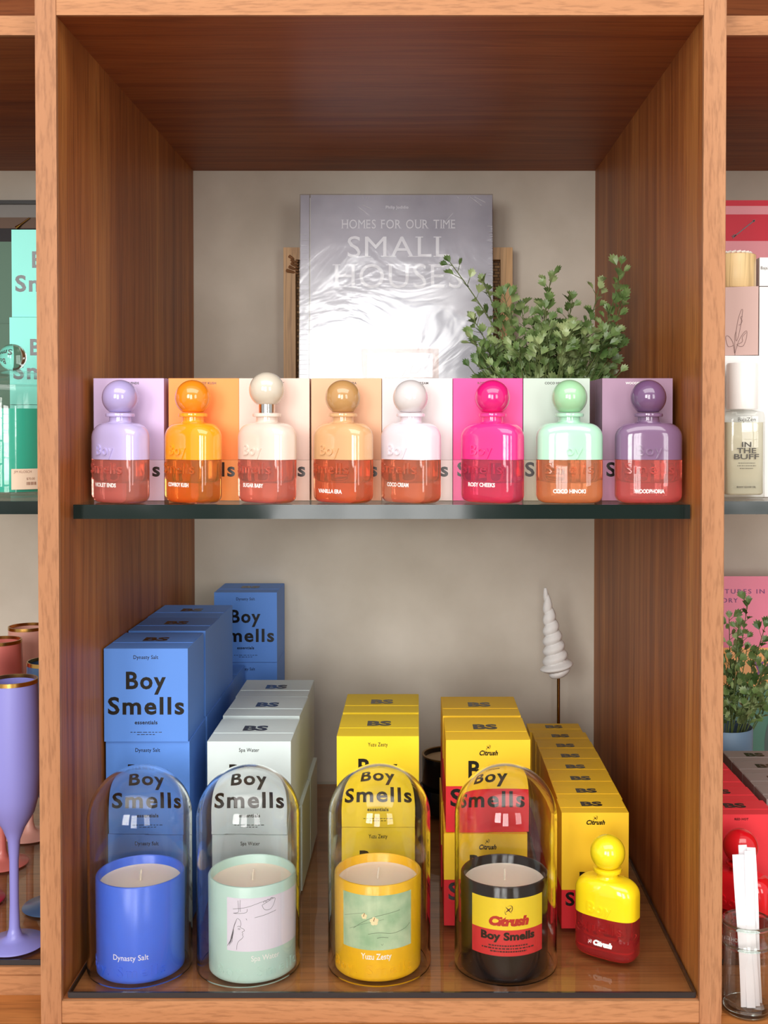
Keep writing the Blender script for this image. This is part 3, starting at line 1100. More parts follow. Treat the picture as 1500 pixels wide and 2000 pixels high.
# ------------------------------------------------------------------ white spiral ornament
t = thing('spiral_ornament', 'white spiral shell ornament on a thin gold rod by the wall', 'ornament', (0.1855, 0.5080, ZG + 0.0004))
M_shell = mat('white_shell', 'eceae8', 0.6)
_tc = nd(M_shell, 'ShaderNodeTexCoord')
_nn = nd(M_shell, 'ShaderNodeTexNoise')
_nn.inputs['Scale'].default_value = 260
_bp = nd(M_shell, 'ShaderNodeBump')
_bp.inputs['Strength'].default_value = 0.4
_bp.inputs['Distance'].default_value = 0.001
ln(M_shell, _tc.outputs['Object'], _nn.inputs['Vector'])
ln(M_shell, _nn.outputs['Fac'], _bp.inputs['Height'])
ln(M_shell, _bp.outputs['Normal'], M_shell.node_tree.nodes['Principled BSDF'].inputs['Normal'])
lp = []
NZ, NA = 150, 40
for k in range(NZ + 1):
    u = k / NZ
    zz = 0.1660 + 0.1185 * u
    loop = []
    for i in range(NA):
        a = 2 * PI * i / NA
        # turns get closer together towards the tip
        ph = (1 - (1 - u) ** 1.25) * 8.2 - a / (2 * PI)
        fr = ph - math.floor(ph)
        ridge = (math.sin(PI * min(1, fr * 1.05)) ** 0.7)
        env = 0.0178 * (1 - u) ** 0.85 + 0.0018
        if u < 0.10:
            env *= 0.45 + 0.55 * (u / 0.10) ** 0.8
        flare = 0.0040 * math.exp(-((u - 0.12) / 0.045) ** 2)
        r_ = (env + flare) * (0.74 + 0.30 * ridge)
        lean_x = -0.0175 * u + 0.001
        loop.append((lean_x + r_ * math.cos(a), 0.9 * r_ * math.sin(a), zz - 0.25 * r_ * 0.6 * math.cos(a + 2.9)))
    lp.append(loop)
obj('spiral_shell', rings(NB(), lp), M_shell, t, smooth=True)
rd = NB()
tube(rd, [(0.0015, 0, 0.003), (0.0012, 0, 0.172)], 0.0021, n=14)
obj('rod', rd, mat('brass', '9a7440', 0.22, Metallic=1.0), t, smooth=True)
obj('foot', lathe(NB(), [(0.0, 0), (0.024, 0), (0.0245, 0.002), (0.0235, 0.0035), (0.0, 0.0037)], 40), MATS['brass'], t)

# ------------------------------------------------------------------ big book, woven tray
BW, BH, BT = 0.2545, 0.3770, 0.030
bk = thing('book', 'large shrink-wrapped picture book leaning against the woven tray', 'book', (-0.0282, 0.4980, ZS + 0.0008))
bk.rotation_euler = (R(-3.6), 0, 0)
M_cover = mat('cover', 'b4b3c0', 0.35, Coat_Weight=0.6, Coat_Roughness=0.12)
_t = nd(M_cover, 'ShaderNodeTexCoord')
_n = nd(M_cover, 'ShaderNodeTexNoise')
_n.inputs['Scale'].default_value = 14
_n.inputs['Detail'].default_value = 6
_r = nd(M_cover, 'ShaderNodeValToRGB')
_r.color_ramp.elements[0].position, _r.color_ramp.elements[0].color = 0.32, lin('a2a2b0')
_r.color_ramp.elements[1].position, _r.color_ramp.elements[1].color = 0.7, lin('c2c2ce')
ln(M_cover, _t.outputs['Object'], _n.inputs['Vector'])
ln(M_cover, _n.outputs['Fac'], _r.inputs['Fac'])
ln(M_cover, _r.outputs['Color'], M_cover.node_tree.nodes['Principled BSDF'].inputs['Base Color'])
cv = NB()
box(cv, -BW / 2 + 0.0135, BW / 2, 0, 0.003, 0, BH)
fc = obj('front_cover', cv, M_cover, bk, bevel=0.0006)
obj('back_cover', box(NB(), -BW / 2 + 0.0135, BW / 2, BT - 0.003, BT, 0, BH), M_cover, bk, bevel=0.0006)
obj('spine', box(NB(), -BW / 2, -BW / 2 + 0.0118, 0.0006, BT - 0.0004, 0, BH), M_cover, bk, bevel=0.0012)
obj('page_block', box(NB(), -BW / 2 + 0.012, BW / 2 - 0.004, 0.0032, BT - 0.0032, 0.003, BH - 0.003), mat('pages', 'e8e4da', 0.8), bk)
# cover picture: a concrete room with a wooden window
pic = NB()
Q = lambda poly, o=0.0002: pic.faces.new([pic.verts.new((x, -o, z)) for x, z in poly])
cx0 = 0.008
Q([(-0.111, 0.004), (0.122, 0.004), (0.122, 0.070), (0.060, 0.098), (-0.070, 0.098), (-0.111, 0.040)])
obj('printed_floor', pic, mat('print_floor', '9c9ba6', 0.4), fc)
pic = NB()
Q([(-0.111, 0.100), (-0.048, 0.105), (-0.048, 0.165), (0.006, 0.205), (0.060, 0.165), (0.060, 0.105), (0.122, 0.100), (0.122, 0.200), (0.006, 0.250), (-0.111, 0.200)], 0.00015)
obj('printed_wall', pic, mat('print_wall', 'b9bcc9', 0.4), fc)
pic = NB()
for a in ((-0.046, 0.056, 0.128, 0.134), (-0.046, 0.056, 0.166, 0.172), (-0.046, -0.038, 0.128, 0.172), (0.048, 0.056, 0.128, 0.172), (-0.111, -0.088, 0.02, 0.066)):
    Q([(a[0], a[2]), (a[1], a[2]), (a[1], a[3]), (a[0], a[3])], 0.0004)
obj('printed_window_frame', pic, mat('print_wood', 'b08272', 0.5), fc)
pic = NB()
Q([(-0.038, 0.134), (0.048, 0.134), (0.048, 0.166), (-0.038, 0.166)], 0.0003)
obj('printed_window', pic, mat('print_sky', 'dfe2ea', 0.4), fc)
pic = NB()
flat = lambda x, z, o=0.0: (x, -o, z)
rr = random.Random(5)


def twig(x, z, a, l, k):
    x1, z1 = x + l * math.cos(a), z + l * math.sin(a)
    if -0.036 < x1 < 0.046 and z1 < 0.165:
        stroke(pic, [(x, z), (x1, z1)], 0.0003 + 0.0002 * k, flat, 0.0005)
        if k:
            for s in (-1, 1):
                twig(x1, z1, a + s * rr.uniform(0.3, 0.8), l * 0.72, k - 1)


for a in (0.5, 1.1, 1.7, 2.3, 2.7):
    twig(0.008, 0.135, a, 0.011, 4)
obj('printed_tree', pic, mat('print_tree', '8d8a86', 0.6), fc)
pic = NB()
for a in ((-0.060, 0.045, 0.0, 0.075), (0.060, 0.115, 0.01, 0.072), (-0.085, -0.05, 0.01, 0.085)):
    Q([(a[0], a[2] + 0.006), (a[1], a[2] + 0.006), (a[1], a[3]), (a[0], a[3])], 0.00045)
obj('printed_furniture', pic, mat('print_furniture', 'a7a6ae', 0.5), fc)


def serif(bm, s, cx, z, cap, wd):
    """Roman capitals: the font's strokes with slab ends at the head and foot of each stem."""
    ends = {'H': 'lbltrbrt', 'U': 'ltrt', 'I': 'mbmt', 'M': 'lbrb', 'N': 'lbltrt', 'F': 'lblt', 'E': 'lblt', 'R': 'lbltrb', 'T': 'mb', 'L': 'lblt', 'A': 'lbrb'}
    glyph_w = {}
    for ch in set(s) - {' '}:
        v, _ = glyphs(ch, 0.0, 1.0, 0.05)
        glyph_w[ch] = max(p[0] for p in v) - min(p[0] for p in v)
    gap = 0.13
    tot = sum(glyph_w.get(c, 0.25) + gap for c in s) - gap
    k = wd / tot
    x = cx - wd / 2
    th = cap * 0.045
    g = lambda X, Z, o: (X, -o - 0.0006, Z)
    for ch in s:
        w_ = glyph_w.get(ch, 0.25) * k
        if ch != ' ':
            add_text(bm, ch, x + w_ / 2, z - (0.02 * cap if ch in 'OUS' else 0), cap * (1.03 if ch in 'OS' else 1.0), w_, 0.0, 1.0, 0.0004, f=g)
            e = ends.get(ch, '')
            for q in range(0, len(e), 2):
                sx = {'l': x + 0.045 * k, 'r': x + w_ - 0.045 * k, 'm': x + w_ / 2}[e[q]]
                sz = z if e[q + 1] == 'b' else z + cap - th
                hw = 0.115 * k
                bm.faces.new([bm.verts.new((sx + a * hw, -0.00105, sz + c * th)) for a, c in ((-1, 0), (1, 0), (1, 1), (-1, 1))])
        x += w_ + gap * k


b = NB()
add_text(b, 'Philip Jodidio', 0.001, BH - 0.0185, 0.0038, 0.030, 0.02, 1.05, 0.0003, f=lambda x, z, o: (x, -o - 0.0005, z))
serif(b, 'HOMES FOR OUR TIME', 0.003, BH - 0.0450, 0.0115, 0.150)
serif(b, 'SMALL', 0.003, BH - 0.0830, 0.0270, 0.135)
serif(b, 'HOUSES', 0.003, BH - 0.1240, 0.0310, 0.168)
obj('cover_lettering', b, mat('cover_white', 'e9ebf1', 0.4), fc)
M_film = thin_glass('shrink_film', (0.97, 0.97, 0.98), 0.115, 0.5, 3.0, 0.13, (9, 0.16, 0.008))
fb = NB()
box(fb, -BW / 2 - 0.0008, BW / 2 + 0.0008, -0.0022, BT + 0.0008, 0.0002, BH + 0.0008)
film = obj('shrink_wrap', fb, M_film, bk, bevel=0.001)
M_crease = mat('film_crease', 'eef0f4', 0.15, Transmission_Weight=0.5)
fb, fs, ft = NB(), NB(), NB()
rr = random.Random(9)
for k in range(95):
    z = 0.02 + k * (BH - 0.06) / 95 + rr.uniform(-.001, .001)
    l = rr.uniform(0.003, 0.0068)
    stroke(fb, [(BW / 2 - l, z + rr.uniform(-.0015, .0015)), (BW / 2 + 0.0004, z)], 0.0007, lambda x, zz, o: (x, -0.0024, zz))
    if k % 2:
        stroke(fs, [(-BW / 2, z), (-BW / 2 + 0.011, z + rr.uniform(-.001, .001))], 0.0005, lambda x, zz, o: (x, -0.0024, zz))
for k in range(14):
    x = rr.uniform(-0.08, 0.11)
    stroke(ft, [(x, BH - 0.0025), (x + rr.uniform(-.002, .002), BH - 0.0060)], 0.0007, lambda x, zz, o: (x, -0.0024, zz))
for p in (((0.100, 0.372), (0.113, 0.362)), ((0.104, 0.3735), (0.118, 0.366)), ((-0.050, 0.360), (-0.036, 0.349)), ((-0.045, 0.363), (-0.032, 0.357)), ((0.062, 0.337), (0.075, 0.352))):
    stroke(ft, list(p), 0.0008, lambda x, zz, o: (x, -0.0024, zz))
for q in (fb, fs, ft):
    obj('film_crease', q, M_crease, film)

tr = thing('woven_tray', 'woven rattan tray with pale wooden frame propped behind the book', 'tray', (-0.0268, 0.566, ZS + 0.0006))
FW, FH = 0.3135, 0.3140
M_frame = wood('tray_wood', 'b98a58', 'cda06c', 'dfb98a', 'Z', 0.5)
fr = NB()
prof = [(0, FW / 2), (1, 0)]


def ring_frame(bm, W, H, wd, y0, y1):
    o = [(-W / 2, 0), (W / 2, 0), (W / 2, H), (-W / 2, H)]
    i = [(-W / 2 + wd, wd), (W / 2 - wd, wd), (W / 2 - wd, H - wd), (-W / 2 + wd, H - wd)]
    vo0 = [bm.verts.new((x, y0, z)) for x, z in o]
    vi0 = [bm.verts.new((x, y0, z)) for x, z in i]
    vo1 = [bm.verts.new((x, y1, z)) for x, z in o]
    vi1 = [bm.verts.new((x, y1, z)) for x, z in i]
    for k in range(4):
        j = (k + 1) % 4
        bm.faces.new((vo0[k], vo0[j], vi0[j], vi0[k]))
        bm.faces.new((vo1[k], vi1[k], vi1[j], vo1[j]))
        bm.faces.new((vo0[k], vo1[k], vo1[j], vo0[j]))
        bm.faces.new((vi0[k], vi0[j], vi1[j], vi1[k]))
    return bm


obj('frame', ring_frame(fr, FW, FH, 0.0165, 0.0, 0.026), M_frame, tr, bevel=0.002)
M_weave = mat('rattan', 'a07848', 0.7)
_t = nd(M_weave, 'ShaderNodeTexCoord')
_m = nd(M_weave, 'ShaderNodeMapping')
_m.inputs['Rotation'].default_value = (R(90), R(45), 0)
_k = nd(M_weave, 'ShaderNodeTexBrick')
_k.inputs['Scale'].default_value = 60
_k.inputs['Color1'].default_value = lin('b58c5c')
_k.inputs['Color2'].default_value = lin('8a6238')
_k.inputs['Mortar'].default_value = lin('4a3018')
_k.inputs['Mortar Size'].default_value = 0.03
ln(M_weave, _t.outputs['Object'], _m.inputs['Vector'])
ln(M_weave, _m.outputs['Vector'], _k.inputs['Vector'])
ln(M_weave, _k.outputs['Color'], M_weave.node_tree.nodes['Principled BSDF'].inputs['Base Color'])
obj('woven_panel', box(NB(), -FW / 2 + 0.016, FW / 2 - 0.016, 0.015, 0.018, 0.016, FH - 0.016), M_weave, tr)
kn = NB()
for q in range(5):
    tube(kn, [(-FW / 2 + 0.008 + 0.004 * math.sin(q), -0.002 - 0.001 * q % 2, FH - 0.012 - q * 0.005), (-FW / 2 + 0.019, 0.004, FH - 0.019 - q * 0.004)], 0.0022, 0.0016, 8)
obj('corner_binding', kn, mat('binding', '9a6b45', 0.7), tr)


# ------------------------------------------------------------------ leafy plants
def leaf(bm, p, d, up, size, rnd):
    """A fan-shaped leaf with a toothed outer rim, slightly cupped."""
    d = d.normalized()
    s = d.cross(up)
    if s.length < 1e-3:
        s = d.cross(Vector((1, 0.3, 0)))
    s.normalize()
    n = s.cross(d).normalized()
    lobes = 5
    base = bm.verts.new(p)
    pts = []
    for k in range(2 * lobes + 1):
        a = -0.85 + 1.7 * k / (2 * lobes)
        r_ = size * (1.0 if k % 2 else 0.80) * (1 - 0.18 * abs(a)) * (1.0 if 0 < k < 2 * lobes else 0.7)
        q = p + d * (r_ * math.cos(a)) + s * (r_ * math.sin(a) * 0.80) + n * (size * (0.28 * math.sin(a) ** 2 - 0.10 * (r_ / size)))
        pts.append(bm.verts.new(q))
    mid = bm.verts.new(p + d * size * 0.55 - n * size * 0.06)
    bm.faces.new((base, pts[0], mid)).material_index = 0
    for k in range(2 * lobes):
        bm.faces.new((mid, pts[k], pts[k + 1]))
    bm.faces.new((base, mid, pts[-1]))


def plant(name, label, loc, tips, seed, pot_mat, pot, nleaf, size, root_spread=0.012, group=None, bounds=None):
    rnd = random.Random(seed)
    t = thing(name, label, 'plant', loc, group=group)
    obj('pot', pot, pot_mat, t, smooth=True)
    st, lf = NB(), NB()
    for tip, bend, r0, dens in tips:
        tip = Vector(tip)
        base = Vector((rnd.uniform(-1, 1) * root_spread, rnd.uniform(-1, 1) * root_spread, 0.052))
        mid = base.lerp(tip, 0.5) + Vector(bend)
        pts = []
        N = 12
        for k in range(N + 1):
            u = k / N
            pts.append(base * (1 - u) ** 2 + mid * (2 * u * (1 - u)) + tip * u * u)
        tube(st, pts, r0, r0 * 0.45, 6)
        ln_ = sum((pts[i + 1] - pts[i]).length for i in range(N))
        cnt = max(4, int(ln_ / nleaf * dens))
        side = 1
        for j in range(cnt):
            u = 0.22 + 0.78 * (j + 0.5) / cnt
            i = min(N - 1, int(u * N))
            p = pts[i].lerp(pts[i + 1], u * N - i)
            ax = (pts[i + 1] - pts[i]).normalized()
            side = -side
            ra = rnd.uniform(0, 2 * PI)
            o1 = ax.cross(Vector((math.cos(ra), math.sin(ra) * 0.6 - 0.5, 0.35 * rnd.uniform(-1, 1)))).normalized() * side
            dd = (o1 * rnd.uniform(0.6, 1.1) + ax * rnd.uniform(0.5, 0.95) + Vector((0, -0.25, 0.12))).normalized()
            pl = p + dd * size * rnd.uniform(0.25, 0.9)
            if pl.z < 0.145 and pl.y < -0.01 and bounds[3] > 0.2:
                continue
            if pl.z < 0.128 and bounds[3] < 0.2:
                continue
            if bounds and not (bounds[0] < pl.x + dd.x * size < bounds[1] and bounds[2] < pl.y + dd.y * size < bounds[3]):
                continue
            tube(st, [p, pl], r0 * 0.35, r0 * 0.25, 4)
            leaf(lf, pl, dd, (Vector((0, -0.8, 0.6)) + Vector((rnd.uniform(-.5, .5), rnd.uniform(-.5, .5), rnd.uniform(-.5, .5)))).normalized(), size * rnd.uniform(0.75, 1.25), rnd)
        leaf(lf, pts[-1], (pts[-1] - pts[-2]), Vector((0, -0.8, 0.6)), size * 0.9, rnd)
    obj('stems', st, mat('stem_green', '5d6b3a', 0.6), t)
    obj('foliage', lf, M_leaf, t, smooth=True)
    return t


M_leaf = mat('leaf', '56783a', 0.4, Coat_Weight=0.1)
_g = nd(M_leaf, 'ShaderNodeTexCoord')
_n = nd(M_leaf, 'ShaderNodeTexNoise')
_n.inputs['Scale'].default_value = 38
_r = nd(M_leaf, 'ShaderNodeValToRGB')
_r.color_ramp.elements[0].position, _r.color_ramp.elements[0].color = 0.33, lin('44602f')
_r.color_ramp.elements[1].position, _r.color_ramp.elements[1].color = 0.68, lin('a3b37c')
_e = _r.color_ramp.elements.new(0.5)
_e.color = lin('6c864c')
ln(M_leaf, _g.outputs['Object'], _n.inputs['Vector'])
ln(M_leaf, _n.outputs['Fac'], _r.inputs['Fac'])
ln(M_leaf, _r.outputs['Color'], M_leaf.node_tree.nodes['Principled BSDF'].inputs['Base Color'])

# tips in the plant's own frame (pot base at 0.140, 0.270 on the shelf)
rnd = random.Random(3)
tips = [((-0.1030, 0.015, 0.2560), (0.035, 0, -0.012), 0.0013, 0.42), ((-0.066, 0.000, 0.232), (0.01, 0, 0.0), 0.0012, 0.6),
        ((-0.044, -0.02, 0.215), (0, 0, 0), 0.0011, 0.9), ((-0.022, 0.01, 0.203), (0.004, 0, 0), 0.0011, 0.9), ((0.012, 0.02, 0.238), (-0.006, 0, 0), 0.0012, 0.9), ((0.0015, -0.02, 0.2), (0, 0, 0), 0.001, 1),
        ((0.034, 0.0, 0.212), (0, 0, 0), 0.0011, 0.9), ((0.066, 0.005, 0.230), (0.008, 0, -0.02), 0.0012, 0.7), ((0.087, -0.01, 0.250), (0.022, 0, -0.04), 0.0012, 0.8), ((0.088, -0.015, 0.212), (0.012, 0, -0.03), 0.0012, 1.0),
        ((0.087, 0.0, 0.165), (0.012, 0, -0.01), 0.0011, 1.1), ((0.085, -0.02, 0.130), (0.010, 0, 0.0), 0.0011, 1.1), ((-0.079, -0.01, 0.168), (-0.01, 0, 0), 0.0011, 1.0), ((-0.083, -0.02, 0.136), (-0.008, 0, 0.0), 0.001, 1.0),
        ((-0.076, 0.02, 0.192), (0, 0, 0), 0.001, 1)]
for k in range(78):
    a = rnd.uniform(-1, 1)
    hgt = (0.196 - 0.045 * abs(a)) * rnd.uniform(0.62, 1.0)
    tips.append(((a * 0.082 + 0.006, rnd.uniform(-0.05, 0.06), hgt), (a * 0.012, rnd.uniform(-.02, .01), rnd.uniform(-.01, .015)), rnd.uniform(0.0008, 0.0011), 1.15))
plant('potted_plant', 'bushy artificial maidenhair plant behind the mint and plum cartons', (0.1400, 0.2900, ZS + 0.0006), tips, 11, mat('dark_pot', '3b3f45', 0.4),
      lathe(NB(), [(0.0, 0), (0.026, 0), (0.033, 0.055), (0.0315, 0.0565), (0.029, 0.050), (0.0, 0.048)], 40), 0.0042, 0.0128, bounds=(-0.13, 0.0990, -0.075, 0.25))


# ------------------------------------------------------------------ bay with the teal cartons
def name_teal(s):
    return small_print(s, 0.0036, 0.022)


teal0 = carton('candle_carton', 'x', 'teal candle cartons', CW, CD, CH, [K_teal], None, name_teal('Dynasty'), [('Boy', 0.0, CH - 0.0397, 0.0162, 0.0395, 0.027), ('Smells', 0.0, CH - 0.065, 0.0162, 0.0755, 0.027)])
for ch in list(teal0.children):
    if ch.name.startswith(('scent_lettering', 'fine_print')):
        bpy.data.objects.remove(ch)
for tier in range(3):
    put(teal0, -0.3895 - (0.002 if tier < 2 else 0), 0.220 - (0.002 if tier < 2 else 0), ZS + EPS + tier * (CH + EPS), 'pale teal candle carton, %s of the teal stack' % ('lowest, behind the lidded jar', 'middle one', 'topmost')[tier])
gr0 = carton('candle_carton', 'x', 'dark green candle cartons', CW, CD, CH, [K_dgreen])
for tier in range(3):
    put(gr0, -0.5005, 0.298 - 0.004 * (tier < 2), ZS + EPS + tier * (CH + EPS), 'dark green candle carton next to the teal stack, %s' % ('at its base', 'halfway up', 'on top')[tier])

t = thing('lidded_jar', 'clear glass jar of teal wax with a ball knobbed lid', 'jar', (-0.4055, 0.1500, ZS + 0.0004))
M_teal = mat('teal_wax', '2fb89f', 0.15, Coat_Weight=0.8, Coat_Roughness=0.03)
JX = 0.046
obj('glass_body', lathe(NB(), [(0.0, 0.0), (JX - 0.003, 0.0), (JX, 0.003), (JX, 0.1045), (JX - 0.003, 0.1105), (JX - 0.0055, 0.1105), (JX - 0.003, 0.1035), (JX - 0.003, 0.006), (0.0, 0.006)], 64), M_clear, t, smooth=True)
obj('teal_fill', lathe(NB(), [(0.0, 0.0065), (JX - 0.004, 0.0065), (JX - 0.0034, 0.012), (JX - 0.0034, 0.0875), (0.0, 0.0875)], 64), M_teal, t, smooth=True)
M_thick = mat('thick_glass', 'dff0ea', 0.02, Transmission_Weight=1.0, IOR=1.45)
ldd = obj('lid', lathe(NB(), [(0.0, 0.1110), (JX - 0.001, 0.1110), (JX + 0.001, 0.1135), (JX - 0.002, 0.1175), (0.030, 0.1225), (0.012, 0.1255), (0.0, 0.1260)], 64), M_clear, t, smooth=True)
obj('ball_knob', lathe(NB(), [(0.0135 * math.cos(-PI / 2 + PI * k / 24), 0.1390 + 0.0135 * math.sin(-PI / 2 + PI * k / 24)) for k in range(25)], 48), M_thick, ldd, smooth=True)
f_0 = cyl(JX, R(28))
f_ = lambda x, z, o=0.0: f_0(x, z - 0.005, o)
b = NB()
patch(b, f_, -0.0085, 0.027, 0.014, 0.0340, 0.0003)
stk = obj('price_sticker', b, mat('sticker', 'e6cdb4', 0.7), t)
b = NB()
fo = lambda x, z, o: f_(x, z, o + 0.0003)
add_text(b, 'JIM KLOSCH', 0.002, 0.0300, 0.0024, 0.0165, 0.0, 1.0, 0.0001, f=fo)
add_text(b, '$70.00', 0.0095, 0.0232, 0.0022, 0.008, 0.0, 1.0, 0.0001, f=fo)
for k in range(9):
    stroke(b, [(0.0055 + k * 0.0011, 0.0182), (0.0055 + k * 0.0011, 0.0212)], 0.0004 + 0.0002 * (k % 3), f_, 0.00045)
obj('sticker_print', b, mat('sticker_ink', '8a5a44', 0.7), stk)

t = thing('picture_frame', 'black framed picture with a gold sprig, against the wall', 'picture', (-0.585, 0.570, ZS + 0.0004))
obj('frame', ring_frame(NB(), 0.30, 0.3795, 0.0050, 0.0, 0.02), mat('black_frame', '1b1816', 0.35), t)
obj('mat_board', box(NB(), -0.1455, 0.1455, 0.008, 0.012, 0.0045, 0.375), mat('dark_board', '1a1216', 0.6), t)
obj('grey_band', box(NB(), -0.145, 0.145, 0.0066, 0.0078, 0.357, 0.3745), mat('grey_band', '8f8c88', 0.6), t)
obj('brown_band', box(NB(), -0.145, 0.145, 0.0066, 0.0078, 0.342, 0.357), mat('brown_band', '6d5443', 0.6), t)
b = NB()
tube(b, [(0.0345, 0.0035, 0.3430), (0.0520, 0.0035, 0.3560)], 0.0013, 0.0007, 8)
tube(b, [(0.0335, 0.0035, 0.3420), (0.0390, 0.0035, 0.3463)], 0.0026, 0.0016, 8)
tube(b, [(0.051, 0.004, 0.3765), (0.046, 0.004, 0.3785)], 0.0009, 0.0009, 6)
obj('gold_sprig', b, M_gold, t)


def flute(label, x, y, col, kx=1.0):
    t = thing('champagne_flute', label, 'glass', (x, y, ZN + 0.0004), group='gold rimmed champagne flutes')
    m = mat('frosted_' + col, col, 0.35, Transmission_Weight=0.25, Coat_Weight=0.2)
    rb = 0.0290
    outer = [(0.0, 0.0), (rb - 0.001, 0.0), (rb, 0.001), (rb - 0.001, 0.0022), (0.014, 0.0045), (0.0072, 0.0085), (0.0050, 0.016), (0.0042, 0.040), (0.0043, 0.080), (0.0058, 0.100), (0.0105, 0.112),
             (0.0190, 0.126), (0.0232, 0.142), (0.0246, 0.165), (0.0245, 0.195), (0.0238, 0.225), (0.0226, 0.2530), (0.0216, 0.2532), (0.0226, 0.224), (0.0233, 0.195), (0.0234, 0.165), (0.0219, 0.143), (0.0176, 0.128), (0.009, 0.116), (0.0, 0.113)]
    obj('bowl_and_stem', lathe(NB(), outer, 64), m, t, smooth=True)
    obj('gold_rim', lathe(NB(), [(0.02305, 0.2500), (0.02285, 0.2537), (0.0213, 0.2537), (0.0214, 0.2503)], 64, closed=True), M_gold, t, smooth=True)
    return t


flute('lilac frosted champagne flute with gold rim, nearest the upright', -0.3845, 0.0865, '9a98e6')
flute('coral frosted champagne flute with gold rim behind the lilac one', -0.4690, 0.2834, 'f0857c')
flute('pale pink frosted champagne flute with gold rim, by the wall', -0.4680, 0.3700, 'f2b3a4')
flute('slate blue frosted champagne flute partly behind the upright', -0.3767, 0.1710, '3f5f88')
flute('crimson frosted champagne flute standing beside the lilac one', -0.4600, 0.1850, 'c81f4e')

# ------------------------------------------------------------------ bay with the oil bottle
M_wcard = card('white', 'eeecea')
def plain_box(name, label, cat, x0, x1, y0, y1, z0, z1, m, group=None):
    t = thing(name, label, cat, ((x0 + x1) / 2, (y0 + y1) / 2, z0), group=group)
    hx, hy = (x1 - x0) / 2, (y1 - y0) / 2
    obj('carton_body', box(NB(), -hx, hx, -hy, hy, 0, z1 - z0), m, t, bevel=0.0006)
    obj('lid_flap', box(NB(), -hx + 0.001, hx - 0.001, -hy * 0.3, hy - 0.001, z1 - z0, z1 - z0 + 0.0004), m, t)
    return t


t = thing('oil_bottle', 'white capped glass bottle of pale yellow oil on the shelf', 'bottle', (0.3165, 0.1200, ZS + 0.0004))
HB = 0.0860


def rr_loop(a, b, z, e=5.0, n=56):
    return sup(a, b, z, e, n)


M_oil = mat('pale_oil', 'f7f0d8', 0.05, Transmission_Weight=0.45, Coat_Weight=0.6)
obj('glass_body', rings(NB(), [rr_loop(0.0185, 0.0145, 0.0), rr_loop(0.0198, 0.0158, 0.0015), rr_loop(0.0198, 0.0158, HB - 0.006), rr_loop(0.0185, 0.0145, HB - 0.002), rr_loop(0.010, 0.010, HB, 2.0)]), M_clear, t, smooth=True)
obj('oil', rings(NB(), [rr_loop(0.0170, 0.0130, 0.004), rr_loop(0.0184, 0.0144, 0.0055), rr_loop(0.0184, 0.0144, HB - 0.012)]), M_oil, t, smooth=True)
obj('cap', lathe(NB(), [(0.0, HB + 0.0008), (0.0146, HB + 0.0008), (0.0150, HB + 0.002), (0.0150, HB + 0.0440), (0.0140, HB + 0.0456), (0.0, HB + 0.0458)], 48), mat('white_plastic', 'f3f1ee', 0.25), t, smooth=True)
b = NB()
fo = lambda x, z, o: (x, -0.0160 - o, z)
add_text(b, 'BajaZen', 0.0, HB - 0.0110, 0.0036, 0.0170, 0.0, 1.0, 0.0001, f=fo)
for k, (s, wd) in enumerate((('IN', 0.009), ('THE', 0.0185), ('BUFF', 0.0240))):
    add_text(b, s, 0.0, 0.0502 - k * 0.0058, 0.0048, wd, 0.015, 1.0, 0.0001, f=fo)
add_text(b, 'BODY GLOW OIL', 0.0, 0.0108, 0.0018, 0.0185, 0.01, 1.0, 0.0001, f=fo)
for k, wd in enumerate((0.016, 0.018, 0.013)):
    dashes(b, 0, 0.0345 - k * 0.0026, wd, 0.0006, 12, k, f=lambda x, z, o: (x, -0.0160 - o, z))
obj('lettering', b, mat('grey_ink', '4a453f', 0.5), t)

plain_box('white_carton', 'wide white carton behind the oil bottle, under the mauve one', 'box', 0.2860, 0.3900, 0.1385, 0.2450, ZS + 0.0004, 1.5185, M_wcard, 'white cartons by the oil bottle')
mv = thing('mauve_carton', 'mauve carton with a leaf line drawing under the bamboo lid', 'box', (0.3106, 0.1665, 1.5192), R(-16))
obj('carton_body', box(NB(), -0.0335, 0.0335, -0.0200, 0.0200, 0, 0.0680), card('mauve', 'c7a79f'), mv, bevel=0.0006)
b = NB()
fl_ = lambda x, z, o=0: (x - 0.004, -0.0201 - o, z)
for ps in ([(0.0155, 0.0), (0.0152, 0.018), (0.0165, 0.024), (0.0185, 0.036), (0.0212, 0.0445), (0.0225, 0.0450), (0.0222, 0.040), (0.0210, 0.030), (0.0185, 0.018), (0.0165, 0.0145), (0.0165, 0.024)],
           [(0.0188, 0.030), (0.0205, 0.0305), (0.0222, 0.034), (0.0205, 0.0375), (0.0225, 0.0385)],
           [(0.0155, 0.002), (0.0190, 0.014), (0.0240, 0.0225), (0.0268, 0.0235), (0.0262, 0.0165), (0.0235, 0.0095), (0.0195, 0.009), (0.0170, 0.011)],
           [(0.0185, 0.011), (0.0225, 0.0135), (0.0225, 0.018), (0.0262, 0.0225)],
           [(0.0150, 0.002), (0.0140, 0.011), (0.0115, 0.0165), (0.0085, 0.0195), (0.0065, 0.0180), (0.0085, 0.0095), (0.0120, 0.009), (0.0140, 0.010)]):
    stroke(b, smoothline(ps), 0.00035, fl_)
obj('line_drawing', b, mat('mauve_ink', '6a4a46', 0.6), mv)
t = thing('bamboo_jar', 'round bamboo lidded pot standing on the mauve carton', 'jar', (0.3210, 0.1655, 1.5876))
M_bam = wood('bamboo', 'd8b57c', 'e6c894', 'f0d8aa', 'Z', 0.4, contrast=0.5)
obj('lid', lathe(NB(), [(0.0, 0.0), (0.0205, 0.0), (0.0212, 0.001), (0.0212, 0.0330), (0.0205, 0.0338), (0.0, 0.0338)], 48), M_bam, t, smooth=True)
b = NB()
rr = random.Random(2)
